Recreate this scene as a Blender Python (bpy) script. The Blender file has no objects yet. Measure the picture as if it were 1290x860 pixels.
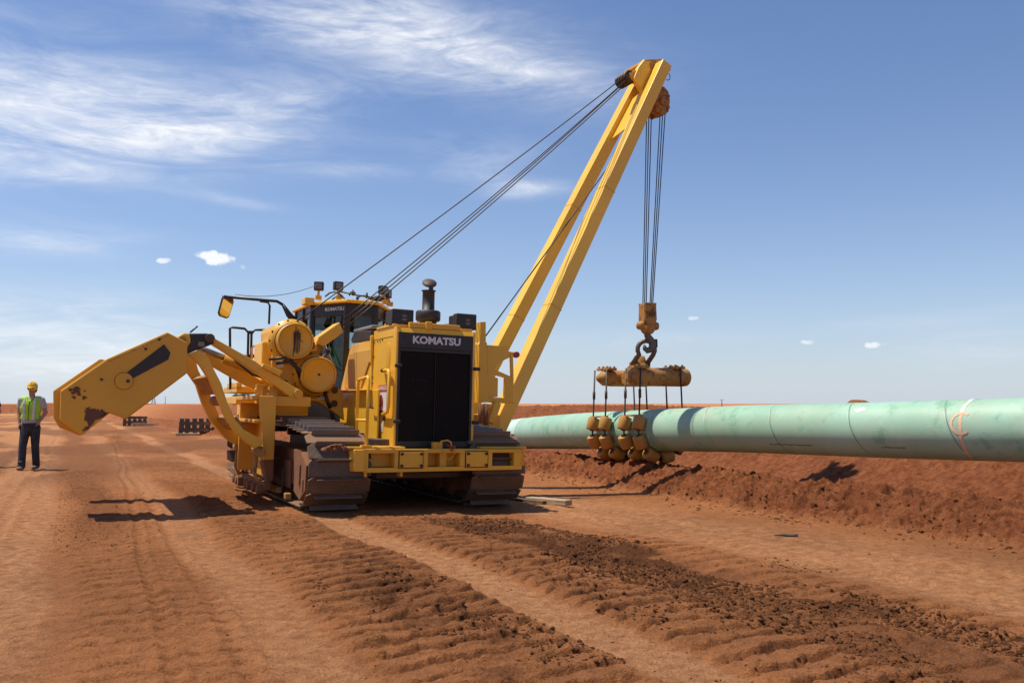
import bpy, bmesh, math, random
import numpy as np
from mathutils import Vector, Matrix
R = math.radians
random.seed(7)
sc = bpy.context.scene
col = sc.collection

# ------------------------------------------------------------ camera
cam_d = bpy.data.cameras.new('camera')
cam = bpy.data.objects.new('camera', cam_d)
col.objects.link(cam)
sc.camera = cam
cam.location = (0, 0, 1.40)
cam.rotation_euler = (R(90 + 4.127), 0, 0)
cam_d.sensor_width = 36
cam_d.lens = 36 * 1081 / 1290
cam_d.clip_start = 0.05
cam_d.clip_end = 20000

# ------------------------------------------------------------ light
SV = Vector((0.42, -0.06, -1.0)).normalized()          # direction the light travels
sun_d = bpy.data.lights.new('sun', 'SUN')
sun_d.energy = 5.0
sun_d.angle = R(0.53)
sun_d.color = (1.0, 0.935, 0.80)
sun = bpy.data.objects.new('sun', sun_d)
col.objects.link(sun)
sun.rotation_euler = SV.to_track_quat('-Z', 'Y').to_euler()
elev = math.asin(-SV.z)
azim = math.atan2(-SV.x, -SV.y)                         # from +Y clockwise towards +X

world = bpy.data.worlds.new('World')
sc.world = world
world.use_nodes = True
wn, wl = world.node_tree.nodes, world.node_tree.links
wn.clear()

def mnode(tree, op, a=None, b=None, clamp=False):
    n = tree.nodes.new('ShaderNodeMath')
    n.operation = op
    n.use_clamp = clamp
    for i, v in ((0, a), (1, b)):
        if v is None:
            continue
        if isinstance(v, (int, float)):
            n.inputs[i].default_value = v
        else:
            tree.links.new(v, n.inputs[i])
    return n.outputs[0]

wt = world.node_tree
wout = wn.new('ShaderNodeOutputWorld')
bg = wn.new('ShaderNodeBackground')
bg.inputs['Strength'].default_value = 0.106
sky = wn.new('ShaderNodeTexSky')
sky.sky_type = 'NISHITA'
sky.sun_disc = False
sky.sun_elevation = elev
sky.sun_rotation = azim
sky.altitude = 300
sky.air_density = 1.0
sky.dust_density = 0.5
sky.ozone_density = 1.6
geo = wn.new('ShaderNodeTexCoord')
sep = wn.new('ShaderNodeSeparateXYZ')
wl.new(geo.outputs['Generated'], sep.inputs[0])
az = mnode(wt, 'ARCTAN2', sep.outputs[0], sep.outputs[1])
el = mnode(wt, 'ARCSINE', sep.outputs[2])
comb = wn.new('ShaderNodeCombineXYZ')
wl.new(az, comb.inputs[0])
wl.new(el, comb.inputs[1])
mp = wn.new('ShaderNodeMapping')
mp.inputs['Rotation'].default_value = (0, 0, R(-4))
mp.inputs['Scale'].default_value = (2.6, 13, 1)
wl.new(comb.outputs[0], mp.inputs[0])
nz = wn.new('ShaderNodeTexNoise')
nz.inputs['Scale'].default_value = 1.35
nz.inputs['Detail'].default_value = 9
nz.inputs['Roughness'].default_value = 0.60
nz.inputs['Distortion'].default_value = 1.5
wl.new(mp.outputs[0], nz.inputs['Vector'])
mp2 = wn.new('ShaderNodeMapping')
mp2.inputs['Rotation'].default_value = (0, 0, R(-9))
mp2.inputs['Scale'].default_value = (11, 44, 1)
wl.new(comb.outputs[0], mp2.inputs[0])
nz2 = wn.new('ShaderNodeTexNoise')
nz2.inputs['Scale'].default_value = 1.4
nz2.inputs['Detail'].default_value = 6
nz2.inputs['Roughness'].default_value = 0.65
nz2.inputs['Distortion'].default_value = 1.2
wl.new(mp2.outputs[0], nz2.inputs['Vector'])
# drifting cirrus patches: azimuth / elevation, half sizes, tilt, weight
PATCH = [
    ((-0.4987, 0.3129), .19, .040, -2, .85), ((-0.5047, 0.2779), .20, .022, 0, 1.1), ((-0.5319, 0.2390), .12, .022, 1, .95),
    ((-0.2984, 0.3303), .15, .028, 6, .55), ((-0.3570, 0.2939), .10, .010, 0, .5), ((-0.0996, 0.4041), .20, .045, -10, .62),
    ((-0.0047, 0.3810), .11, .022, -12, .6), ((-0.2114, 0.4276), .17, .045, -4, .62), ((-0.0518, 0.2901), .07, .022, -5, .42),
    ((0.0216, 0.2478), .045, .0085, 2, .75), ((-0.1815, 0.2642), .07, .008, 0, .35), ((-0.5008, 0.1686), .08, .016, 2, .55),
    ((-0.3216, 0.2236), .05, .006, -6, .35), ((-0.5111, 0.0548), .19, .05, 0, 1.0), ((-0.5302, 0.3772), .10, .03, 0, .28),
    ((0.1246, 0.0715), .11, .010, 1, .32), ((0.4387, 0.0862), .10, .008, 4, .3), ((0.5040, 0.0550), .08, .018, 0, .35),
    ((-0.0423, 0.2592), .05, .012, -8, .35),
]
total = None
for (a0, e0), ra, re, ang, wgt in PATCH:
    da = mnode(wt, 'SUBTRACT', az, a0)
    de = mnode(wt, 'SUBTRACT', el, e0)
    c_, s_ = math.cos(R(ang)), math.sin(R(ang))
    u = mnode(wt, 'ADD', mnode(wt, 'MULTIPLY', da, c_ / ra), mnode(wt, 'MULTIPLY', de, s_ / ra))
    v = mnode(wt, 'ADD', mnode(wt, 'MULTIPLY', da, -s_ / re), mnode(wt, 'MULTIPLY', de, c_ / re))
    d2 = mnode(wt, 'ADD', mnode(wt, 'MULTIPLY', u, u), mnode(wt, 'MULTIPLY', v, v))
    g = mnode(wt, 'MULTIPLY', mnode(wt, 'EXPONENT', mnode(wt, 'MULTIPLY', d2, -1.0)), wgt)
    total = g if total is None else mnode(wt, 'ADD', total, g)
def ramp(tree, src, lo, hi):
    m = tree.nodes.new('ShaderNodeMapRange')
    m.interpolation_type = 'SMOOTHSTEP'
    m.inputs['From Min'].default_value = lo
    m.inputs['From Max'].default_value = hi
    tree.links.new(src, m.inputs['Value'])
    return m.outputs[0]
n1 = ramp(wt, nz.outputs['Fac'], .26, .70)
n2 = ramp(wt, nz2.outputs['Fac'], .25, .8)
tex = mnode(wt, 'MULTIPLY', n1, mnode(wt, 'ADD', mnode(wt, 'MULTIPLY', n2, .62), .50))
cirrus = mnode(wt, 'MULTIPLY', mnode(wt, 'MULTIPLY', total, tex), .88, True)
# small cumulus puffs
nz3 = wn.new('ShaderNodeTexNoise')
nz3.inputs['Scale'].default_value = 55
nz3.inputs['Detail'].default_value = 4
wl.new(comb.outputs[0], nz3.inputs['Vector'])
puffs = None
for (a0, e0), ra, re, ang, wgt in [((-0.3327, 0.1598), .024, .0075, -14, 1.0), ((-0.3875, 0.1540), .008, .0035, 0, .8),
                                   ((0.4000, 0.0630), .010, .004, 0, .8), ((0.3330, 0.0672), .008, .003, 0, .6),
                                   ((0.2097, 0.0967), .006, .0025, 0, .5)]:
    da = mnode(wt, 'SUBTRACT', az, a0)
    de = mnode(wt, 'SUBTRACT', el, e0)
    c_, s_ = math.cos(R(ang)), math.sin(R(ang))
    u = mnode(wt, 'ADD', mnode(wt, 'MULTIPLY', da, c_ / ra), mnode(wt, 'MULTIPLY', de, s_ / ra))
    v = mnode(wt, 'ADD', mnode(wt, 'MULTIPLY', da, -s_ / re), mnode(wt, 'MULTIPLY', de, c_ / re))
    d2 = mnode(wt, 'ADD', mnode(wt, 'MULTIPLY', u, u), mnode(wt, 'MULTIPLY', v, v))
    e_ = mnode(wt, 'ADD', d2, mnode(wt, 'MULTIPLY', mnode(wt, 'SUBTRACT', nz3.outputs['Fac'], .5), 5.0))
    g = mnode(wt, 'MULTIPLY', mnode(wt, 'SUBTRACT', 1.0, ramp(wt, e_, .25, 1.2)), wgt)
    puffs = g if puffs is None else mnode(wt, 'MAXIMUM', puffs, g)
cloud = mnode(wt, 'MAXIMUM', cirrus, puffs)
mx = wn.new('ShaderNodeMix')
mx.data_type = 'RGBA'
wl.new(cloud, mx.inputs['Factor'])
tint = wn.new('ShaderNodeMix')
tint.data_type = 'RGBA'
tint.blend_type = 'MULTIPLY'
tint.inputs['Factor'].default_value = 1
tint.inputs['B'].default_value = (0.86, 0.945, 1.12, 1)
wl.new(sky.outputs[0], tint.inputs['A'])
hz = wn.new('ShaderNodeMix')
hz.data_type = 'RGBA'
hzf = mnode(wt, 'MULTIPLY', mnode(wt, 'EXPONENT', mnode(wt, 'MULTIPLY', mnode(wt, 'MAXIMUM', el, 0.0), -9.0)), .80)
wl.new(hzf, hz.inputs['Factor'])
wl.new(tint.outputs['Result'], hz.inputs['A'])
hz.inputs['B'].default_value = (5.3, 5.9, 6.8, 1)
wl.new(hz.outputs['Result'], mx.inputs['A'])
mx.inputs['B'].default_value = (8.3, 8.5, 8.9, 1)
wl.new(mx.outputs['Result'], bg.inputs['Color'])
wl.new(bg.outputs[0], wout.inputs[0])

sc.view_settings.view_transform = 'Standard'
sc.view_settings.look = 'None'
sc.view_settings.exposure = 0.13
sc.view_settings.gamma = 1.0
sc.view_settings.use_curve_mapping = False
sc.render.engine = 'CYCLES'
sc.cycles.max_bounces = 6
sc.cycles.transparent_max_bounces = 12

# ------------------------------------------------------------ helpers
def tag(o, label=None, cat=None, group=None, kind=None):
    if label: o['label'] = label
    if cat: o['category'] = cat
    if group: o['group'] = group
    if kind: o['kind'] = kind
    return o

def empty(name, loc=(0, 0, 0), rz=0, label=None, cat=None, group=None):
    o = bpy.data.objects.new(name, None)
    o.empty_display_size = .2
    col.objects.link(o)
    o.location = loc
    o.rotation_euler = (0, 0, rz)
    return tag(o, label, cat, group)

class MB:
    """collects shapes into one mesh"""
    def __init__(s):
        s.v = []; s.f = []; s.sm = []
    def add(s, verts, faces, smooth=False):
        b = len(s.v)
        s.v += [tuple(v) for v in verts]
        s.f += [tuple(i + b for i in f) for f in faces]
        s.sm += [smooth] * len(faces)
        return s
    def box(s, x0, x1, y0, y1, z0, z1):
        vs = [(x, y, z) for z in (z0, z1) for y in (y0, y1) for x in (x0, x1)]
        return s.add(vs, [(0, 2, 3, 1), (4, 5, 7, 6), (0, 1, 5, 4), (1, 3, 7, 5), (3, 2, 6, 7), (2, 0, 4, 6)])
    def prism(s, pts, vec):
        n = len(pts)
        vec = Vector(vec)
        p = [Vector(q) for q in pts]
        nr = Vector((0, 0, 0))
        for i in range(n):
            nr += p[i].cross(p[(i + 1) % n])
        if nr.dot(vec) > 0:
            p = p[::-1]
        vs = p + [q + vec for q in p]
        fs = [tuple(range(n)), tuple(range(2 * n - 1, n - 1, -1))]
        for i in range(n):
            j = (i + 1) % n
            fs.append((j, i, n + i, n + j))
        return s.add(vs, fs)
    def beam(s, p0, p1, w, h, up=(0, 0, 1), w1=None, h1=None):
        p0, p1 = Vector(p0), Vector(p1)
        d = (p1 - p0).normalized()
        sd = d.cross(Vector(up)).normalized()
        u = sd.cross(d)
        w1 = w1 or w; h1 = h1 or h
        vs = []
        for p, a, b in ((p0, w / 2, h / 2), (p1, w1 / 2, h1 / 2)):
            vs += [p - sd * a - u * b, p + sd * a - u * b, p + sd * a + u * b, p - sd * a + u * b]
        return s.add(vs, [(0, 1, 2, 3)[::-1], (4, 5, 6, 7)[::-1], (0, 4, 5, 1), (1, 5, 6, 2), (2, 6, 7, 3), (3, 7, 4, 0)][::1])
    def cyl(s, p0, p1, r0, r1=None, n=20, cap=True, smooth=True):
        r1 = r0 if r1 is None else r1
        p0, p1 = Vector(p0), Vector(p1)
        d = (p1 - p0).normalized()
        a = d.orthogonal().normalized()
        b = d.cross(a)
        vs = []
        for p, r in ((p0, r0), (p1, r1)):
            for i in range(n):
                t = 2 * math.pi * i / n
                vs.append(p + (a * math.cos(t) + b * math.sin(t)) * r)
        s.add(vs, [(i, (i + 1) % n, n + (i + 1) % n, n + i) for i in range(n)], smooth)
        if cap:
            s.add(vs[:n], [tuple(range(n - 1, -1, -1))])
            s.add(vs[n:], [tuple(range(n))])
        return s
    def lathe(s, p0, axis, prof, n=28):
        """prof: (distance along the axis, radius)"""
        p0 = Vector(p0); d = Vector(axis).normalized()
        a = d.orthogonal().normalized(); b = d.cross(a)
        for k in range(len(prof) - 1):
            (h0, r0), (h1, r1) = prof[k], prof[k + 1]
            vs = []
            for h, r in ((h0, r0), (h1, r1)):
                for i in range(n):
                    t = 2 * math.pi * i / n
                    vs.append(p0 + d * h + (a * math.cos(t) + b * math.sin(t)) * max(r, 1e-4))
            s.add(vs, [(i, (i + 1) % n, n + (i + 1) % n, n + i) for i in range(n)], True)
        return s
    def tube(s, pts, r, n=8, cap=True):
        P = [Vector(p) for p in pts]
        rings = []
        a = None
        for i, p in enumerate(P):
            t = (P[min(i + 1, len(P) - 1)] - P[max(i - 1, 0)]).normalized()
            if a is None:
                a = t.orthogonal().normalized()
            else:
                a = (a - t * a.dot(t)).normalized()
            b = t.cross(a)
            rr = r[i] if isinstance(r, (list, tuple)) else r
            rings.append([p + (a * math.cos(2 * math.pi * k / n) + b * math.sin(2 * math.pi * k / n)) * rr for k in range(n)])
        vs = [v for g in rings for v in g]
        fs = []
        for i in range(len(P) - 1):
            for k in range(n):
                fs.append((i * n + k, i * n + (k + 1) % n, (i + 1) * n + (k + 1) % n, (i + 1) * n + k))
        s.add(vs, fs, True)
        if cap:
            s.add(rings[0], [tuple(range(n - 1, -1, -1))])
            s.add(rings[-1], [tuple(range(n))])
        return s
    def ell(s, c, r, rot=None, seg=16, rng=10):
        vs = []; fs = []
        M = rot or Matrix.Identity(3)
        c = Vector(c)
        for j in range(rng + 1):
            ph = math.pi * j / rng
            for i in range(seg):
                t = 2 * math.pi * i / seg
                vs.append(c + M @ Vector((r[0] * math.sin(ph) * math.cos(t), r[1] * math.sin(ph) * math.sin(t), r[2] * math.cos(ph))))
        for j in range(rng):
            for i in range(seg):
                fs.append((j * seg + i, (j + 1) * seg + i, (j + 1) * seg + (i + 1) % seg, j * seg + (i + 1) % seg))
        return s.add(vs, fs, True)
    def cap(s, p0, p1, r0, r1, n=14):
        s.cyl(p0, p1, r0, r1, n, True)
        s.ell(p0, (r0,) * 3, seg=n, rng=8)
        s.ell(p1, (r1,) * 3, seg=n, rng=8)
        return s
    def chain(s, pts, rad):
        for i in range(len(pts) - 1):
            s.cap(pts[i], pts[i + 1], rad[i], rad[i + 1])
        return s
    def build(s, name, mat, parent=None, bevel=0, remesh=0, smooth_it=0, bseg=2):
        me = bpy.data.meshes.new(name)
        me.from_pydata(s.v, [], s.f)
        me.polygons.foreach_set('use_smooth', s.sm)
        bm = bmesh.new(); bm.from_mesh(me)
        bmesh.ops.remove_doubles(bm, verts=bm.verts, dist=1e-5)
        if not remesh:
            bmesh.ops.recalc_face_normals(bm, faces=bm.faces)
        bm.to_mesh(me); bm.free()
        me.materials.append(mat)
        o = bpy.data.objects.new(name, me)
        col.objects.link(o)
        o.parent = parent
        if remesh:
            m = o.modifiers.new('remesh', 'REMESH'); m.mode = 'VOXEL'; m.voxel_size = remesh; m.use_smooth_shade = True
            if smooth_it:
                m = o.modifiers.new('smooth', 'SMOOTH'); m.iterations = smooth_it; m.factor = .5
        if bevel:
            m = o.modifiers.new('bevel', 'BEVEL'); m.width = bevel; m.segments = bseg
            m.limit_method = 'ANGLE'; m.angle_limit = R(40)
            m.harden_normals = False
        return o

def copy_tree(o, parent=None):
    c = o.copy(); col.objects.link(c); c.parent = parent
    for ch in list(o.children):
        copy_tree(ch, c)
    return c

# ------------------------------------------------------------ materials
def newmat(name):
    m = bpy.data.materials.new(name); m.use_nodes = True
    t = m.node_tree
    return m, t, t.nodes['Principled BSDF']

def noise(t, scale, detail=4, rough=.55, vec=None, dist=0):
    n = t.nodes.new('ShaderNodeTexNoise')
    n.inputs['Scale'].default_value = scale
    n.inputs['Detail'].default_value = detail
    n.inputs['Roughness'].default_value = rough
    n.inputs['Distortion'].default_value = dist
    if vec is not None: t.links.new(vec, n.inputs['Vector'])
    return n.outputs['Fac']

def mix(t, fac, a, b):
    n = t.nodes.new('ShaderNodeMix'); n.data_type = 'RGBA'
    if isinstance(fac, (int, float)): n.inputs['Factor'].default_value = fac
    else: t.links.new(fac, n.inputs['Factor'])
    for k, v in (('A', a), ('B', b)):
        if isinstance(v, tuple): n.inputs[k].default_value = v + (1,) if len(v) == 3 else v
        else: t.links.new(v, n.inputs[k])
    return n.outputs['Result']

def bump(t, b, h, strength, dist):
    n = t.nodes.new('ShaderNodeBump')
    n.inputs['Strength'].default_value = strength
    n.inputs['Distance'].default_value = dist
    t.links.new(h, n.inputs['Height'])
    t.links.new(n.outputs[0], b.inputs['Normal'])

DUST = (.40, .19, .075)
def painted(name, base, rough=.42, dirt=.35, rust=.0, rustcol=(.10, .038, .018), metallic=0, bmp=.1, dscale=1.0, updust=.35):
    m, t, b = newmat(name)
    tc = t.nodes.new('ShaderNodeTexCoord').outputs['Object']
    n1 = noise(t, 1.7 * dscale, 8, .65, tc)
    n2 = noise(t, 14 * dscale, 6, .7, tc)
    var = mix(t, ramp(t, noise(t, .9, 3, .5, tc), .3, .7), tuple(c * .9 for c in base), tuple(min(1, c * 1.05) for c in base))
    f1 = ramp(t, n1, .5, .85)
    f2 = ramp(t, n2, .45, .75)
    dm = mnode(t, 'MULTIPLY', mnode(t, 'MULTIPLY', mnode(t, 'ADD', f1, .18), mnode(t, 'ADD', f2, .25)), dirt * 2, True)
    g = t.nodes.new('ShaderNodeNewGeometry')
    sp = t.nodes.new('ShaderNodeSeparateXYZ'); t.links.new(g.outputs['True Normal'], sp.inputs[0])
    up = mnode(t, 'MULTIPLY', ramp(t, sp.outputs[2], .5, .95), mnode(t, 'MULTIPLY', n2, updust * 1.6))
    dm = mnode(t, 'MAXIMUM', dm, up)
    if 'yellow' in name:
        so_ = t.nodes.new('ShaderNodeSeparateXYZ'); t.links.new(tc, so_.inputs[0])
        low = mnode(t, 'MULTIPLY', mnode(t, 'SUBTRACT', 1.0, ramp(t, so_.outputs[2], .35, 1.5)), mnode(t, 'ADD', mnode(t, 'MULTIPLY', f1, .5), .12))
        dm = mnode(t, 'MAXIMUM', dm, mnode(t, 'MULTIPLY', low, 1.0, True))
    c = mix(t, dm, var, DUST)
    if rust:
        f = ramp(t, noise(t, 3.4 * dscale, 10, .72, tc, .4), .72 - rust * .3, .80 - rust * .22)
        c = mix(t, f, c, rustcol)
        # streaks that run down from edges and bolts
        mpn = t.nodes.new('ShaderNodeMapping'); mpn.inputs['Scale'].default_value = (9, 9, .8)
        t.links.new(tc, mpn.inputs[0])
        f3 = mnode(t, 'MULTIPLY', ramp(t, noise(t, 2.2, 5, .6, mpn.outputs[0]), .6, .82), .5 * rust + .12)
        c = mix(t, f3, c, (.2, .09, .03))
    t.links.new(c, b.inputs['Base Color'])
    rr = mnode(t, 'ADD', mnode(t, 'MULTIPLY', dm, .45), rough, True)
    t.links.new(rr, b.inputs['Roughness'])
    b.inputs['Metallic'].default_value = metallic
    if bmp:
        bump(t, b, noise(t, 40 * dscale, 5, .7, tc), bmp, .01)
    return m

YEL = (.84, .455, .030)
M = {}
M['yellow'] = painted('yellow_paint', YEL, .36, .22, .10, updust=.32)
M['yellow_boom'] = painted('yellow_boom_paint', (.86, .52, .055), .34, .09, .05)
M['yellow_worn'] = painted('worn_yellow_paint', (.74, .38, .028), .42, .28, .30)
M['yellow_rusty'] = painted('rusty_yellow_paint', (.42, .20, .035), .6, .8, .75, (.13, .055, .025), dscale=2.5)
M['counterweight'] = painted('counterweight_paint', (.70, .36, .020), .40, .15, .2)
M['black'] = painted('black_paint', (.010, .010, .011), .42, .12, 0, updust=.15)
M['charcoal'] = painted('charcoal_paint', (.018, .018, .019), .55, .2, 0)
M['grill'] = None
M['track_steel'] = painted('worn_track_steel', (.085, .066, .050), .5, .85, .40, (.21, .098, .045), .25, .5, 2.0, .6)
M['grouser'] = painted('polished_grouser_steel', (.15, .125, .105), .38, .55, .3, (.20, .095, .045), .4, .3, 3.0, .2)
M['mud'] = painted('dried_red_mud', (.23, .095, .045), .95, .5, .3, (.12, .05, .025), 0, 1.0, 4.0)
M['dark_steel'] = painted('dark_greasy_steel', (.05, .04, .035), .5, .5, .2, (.13, .055, .03), .4)
M['rubber'] = painted('black_rubber', (.012, .012, .012), .7, .2, 0)
M['steel'] = painted('bare_steel', (.33, .31, .29), .38, .2, .1, metallic=.85)
M['door_tan'] = painted('dusty_yellow_mesh_panel', (.62, .33, .055), .6, .5, .05)
M['old_steel'] = painted('weathered_steel', (.13, .115, .105), .5, .35, .25, metallic=.5)
M['grey'] = painted('grey_paint', (.22, .22, .22), .45, .2, 0)
M['rope'] = painted('greased_wire_rope', (.02, .014, .014), .55, .15, 0, bmp=0)
M['urethane'] = painted('ochre_urethane', (.46, .225, .03), .55, .8, .35, (.15, .07, .03), dscale=3)
M['white_vinyl'] = painted('white_vinyl', (.72, .70, .66), .5, .15, 0, bmp=0)
M['red_vinyl'] = painted('red_vinyl', (.45, .03, .025), .5, .1, 0, bmp=0)
M['letter'] = painted('silver_lettering', (.62, .62, .64), .45, .1, 0, bmp=0)
M['lens'] = painted('grey_lamp_lens', (.12, .11, .11), .12, .1, 0, bmp=0)
M['hose'] = painted('black_hose', (.014, .013, .013), .45, .1, 0, bmp=0)

def glass(name, col_, trans):
    m, t, b = newmat(name)
    t.nodes.remove(b)
    o = t.nodes['Material Output']
    tr = t.nodes.new('ShaderNodeBsdfTransparent'); tr.inputs[0].default_value = col_ + (1,)
    gl = t.nodes.new('ShaderNodeBsdfGlossy'); gl.inputs['Roughness'].default_value = .03
    fr = t.nodes.new('ShaderNodeFresnel'); fr.inputs[0].default_value = 1.6
    ms = t.nodes.new('ShaderNodeMixShader')
    t.links.new(mnode(t, 'MULTIPLY', fr.outputs[0], 1.0, True), ms.inputs[0])
    t.links.new(tr.outputs[0], ms.inputs[1]); t.links.new(gl.outputs[0], ms.inputs[2])
    t.links.new(ms.outputs[0], o.inputs[0])
    return m
M['glass'] = glass('tinted_cab_glass', (.30, .48, .49), .5)

def mirrorm():
    m, t, b = newmat('mirror_glass')
    b.inputs['Base Color'].default_value = (.6, .6, .6, 1); b.inputs['Metallic'].default_value = 1
    b.inputs['Roughness'].default_value = .04
    return m
M['mirror'] = mirrorm()

def grille_mat():
    m, t, b = newmat('perforated_grille')
    tc = t.nodes.new('ShaderNodeTexCoord').outputs['Object']
    mpn = t.nodes.new('ShaderNodeMapping'); mpn.inputs['Scale'].default_value = (1, 0, 1)
    t.links.new(tc, mpn.inputs[0])
    v = t.nodes.new('ShaderNodeTexVoronoi'); v.inputs['Scale'].default_value = 34
    v.inputs['Randomness'].default_value = .0
    t.links.new(mpn.outputs[0], v.inputs['Vector'])
    f = ramp(t, v.outputs['Distance'], .30, .42)
    dust = mnode(t, 'MULTIPLY', ramp(t, noise(t, 2.2, 6, .6, tc), .45, .8), .35)
    c = mix(t, f, (.002, .002, .002), (.016, .013, .012))
    c = mix(t, dust, c, (.028, .016, .010))
    t.links.new(c, b.inputs['Base Color'])
    b.inputs['Roughness'].default_value = .6
    b.inputs['Specular IOR Level'].default_value = .12
    bump(t, b, f, .8, .01)
    return m
M['grill'] = grille_mat()

def cloth(name, a, b_, scale=30, rough=.9):
    m, t, b = newmat(name)
    tc = t.nodes.new('ShaderNodeTexCoord').outputs['Object']
    c = mix(t, ramp(t, noise(t, scale, 5, .6, tc), .3, .7), a, b_)
    t.links.new(c, b.inputs['Base Color'])
    b.inputs['Roughness'].default_value = rough
    bump(t, b, noise(t, 18, 5, .6, tc), .6, .02)
    return m
M['denim'] = cloth('dark_denim', (.018, .022, .03), (.04, .045, .055), 12)
M['grey_cotton'] = cloth('light_grey_cotton', (.36, .35, .38), (.46, .44, .47), 8)
M['navy_cotton'] = cloth('navy_cotton', (.015, .018, .035), (.03, .03, .05), 8)
M['vest'] = cloth('lime_hi_vis', (.34, .62, .03), (.42, .72, .05), 6, .7)
M['stripe'] = cloth('silver_reflective_tape', (.5, .5, .48), (.62, .62, .6), 20, .4)
M['skin'] = cloth('sunburnt_skin', (.36, .17, .11), (.44, .22, .15), 9, .6)
M['hair'] = cloth('brown_hair', (.03, .018, .01), (.06, .035, .02), 60)
M['boot'] = cloth('tan_leather', (.20, .11, .06), (.28, .16, .09), 14)
M['hat'] = painted('yellow_hard_hat', (.80, .50, .02), .3, .05, 0, bmp=0)

def wood(name, a, b_):
    m, t, b = newmat(name)
    tc = t.nodes.new('ShaderNodeTexCoord').outputs['Object']
    mpn = t.nodes.new('ShaderNodeMapping'); mpn.inputs['Scale'].default_value = (1.5, 22, 22)
    t.links.new(tc, mpn.inputs[0])
    n = noise(t, 2, 8, .7, mpn.outputs[0])
    c = mix(t, ramp(t, n, .3, .7), a, b_)
    c = mix(t, ramp(t, noise(t, 3, 5, .6, tc), .5, .75), c, DUST)
    t.links.new(c, b.inputs['Base Color']); b.inputs['Roughness'].default_value = .9
    bump(t, b, n, .7, .02)
    return m
M['old_wood'] = wood('weathered_timber', (.055, .042, .03), (.16, .12, .085))
M['pale_wood'] = wood('pale_timber', (.30, .22, .13), (.48, .37, .24))

# ------------------------------------------------------------ terrain
TH = R(27.5)
CO, SI = math.cos(TH), math.sin(TH)
OX, OY = -1.29, 11.79

def hsh(ix, iy, seed):
    n = (ix.astype(np.int64) * 374761393 + iy.astype(np.int64) * 668265263 + seed * 1442695041) & 0xffffffff
    n = ((n ^ (n >> 13)) * 1274126177) & 0xffffffff
    n = (n ^ (n >> 16)) & 0xffffffff
    return n.astype(np.float64) / 4294967295.0

def vn(x, y, seed=0):
    ix = np.floor(x); iy = np.floor(y)
    fx = x - ix; fy = y - iy
    fx = fx * fx * (3 - 2 * fx); fy = fy * fy * (3 - 2 * fy)
    a = hsh(ix, iy, seed); b = hsh(ix + 1, iy, seed); c = hsh(ix, iy + 1, seed); d = hsh(ix + 1, iy + 1, seed)
    return (a * (1 - fx) + b * fx) * (1 - fy) + (c * (1 - fx) + d * fx) * fy

def fbm(x, y, seed=0, o=4, g=.5):
    s = 0; a = 1; t = 0
    for k in range(o):
        s = s + a * vn(x, y, seed + k * 17); t += a
        x = x * 2.03 + 11.3; y = y * 2.03 + 4.7; a *= g
    return s / t

def ss(a, b, x):
    t = np.clip((x - a) / (b - a), 0, 1)
    return t * t * (3 - 2 * t)

TOEY = [-30, -8, -6, -2.7, 1, 4, 12, 20, 29, 50, 95, 200]
TOEX = [3.0, 3.55, 3.7, 4.0, 4.35, 4.5, 3.7, 2.4, 1.0, .5, -2, -12]

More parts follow.
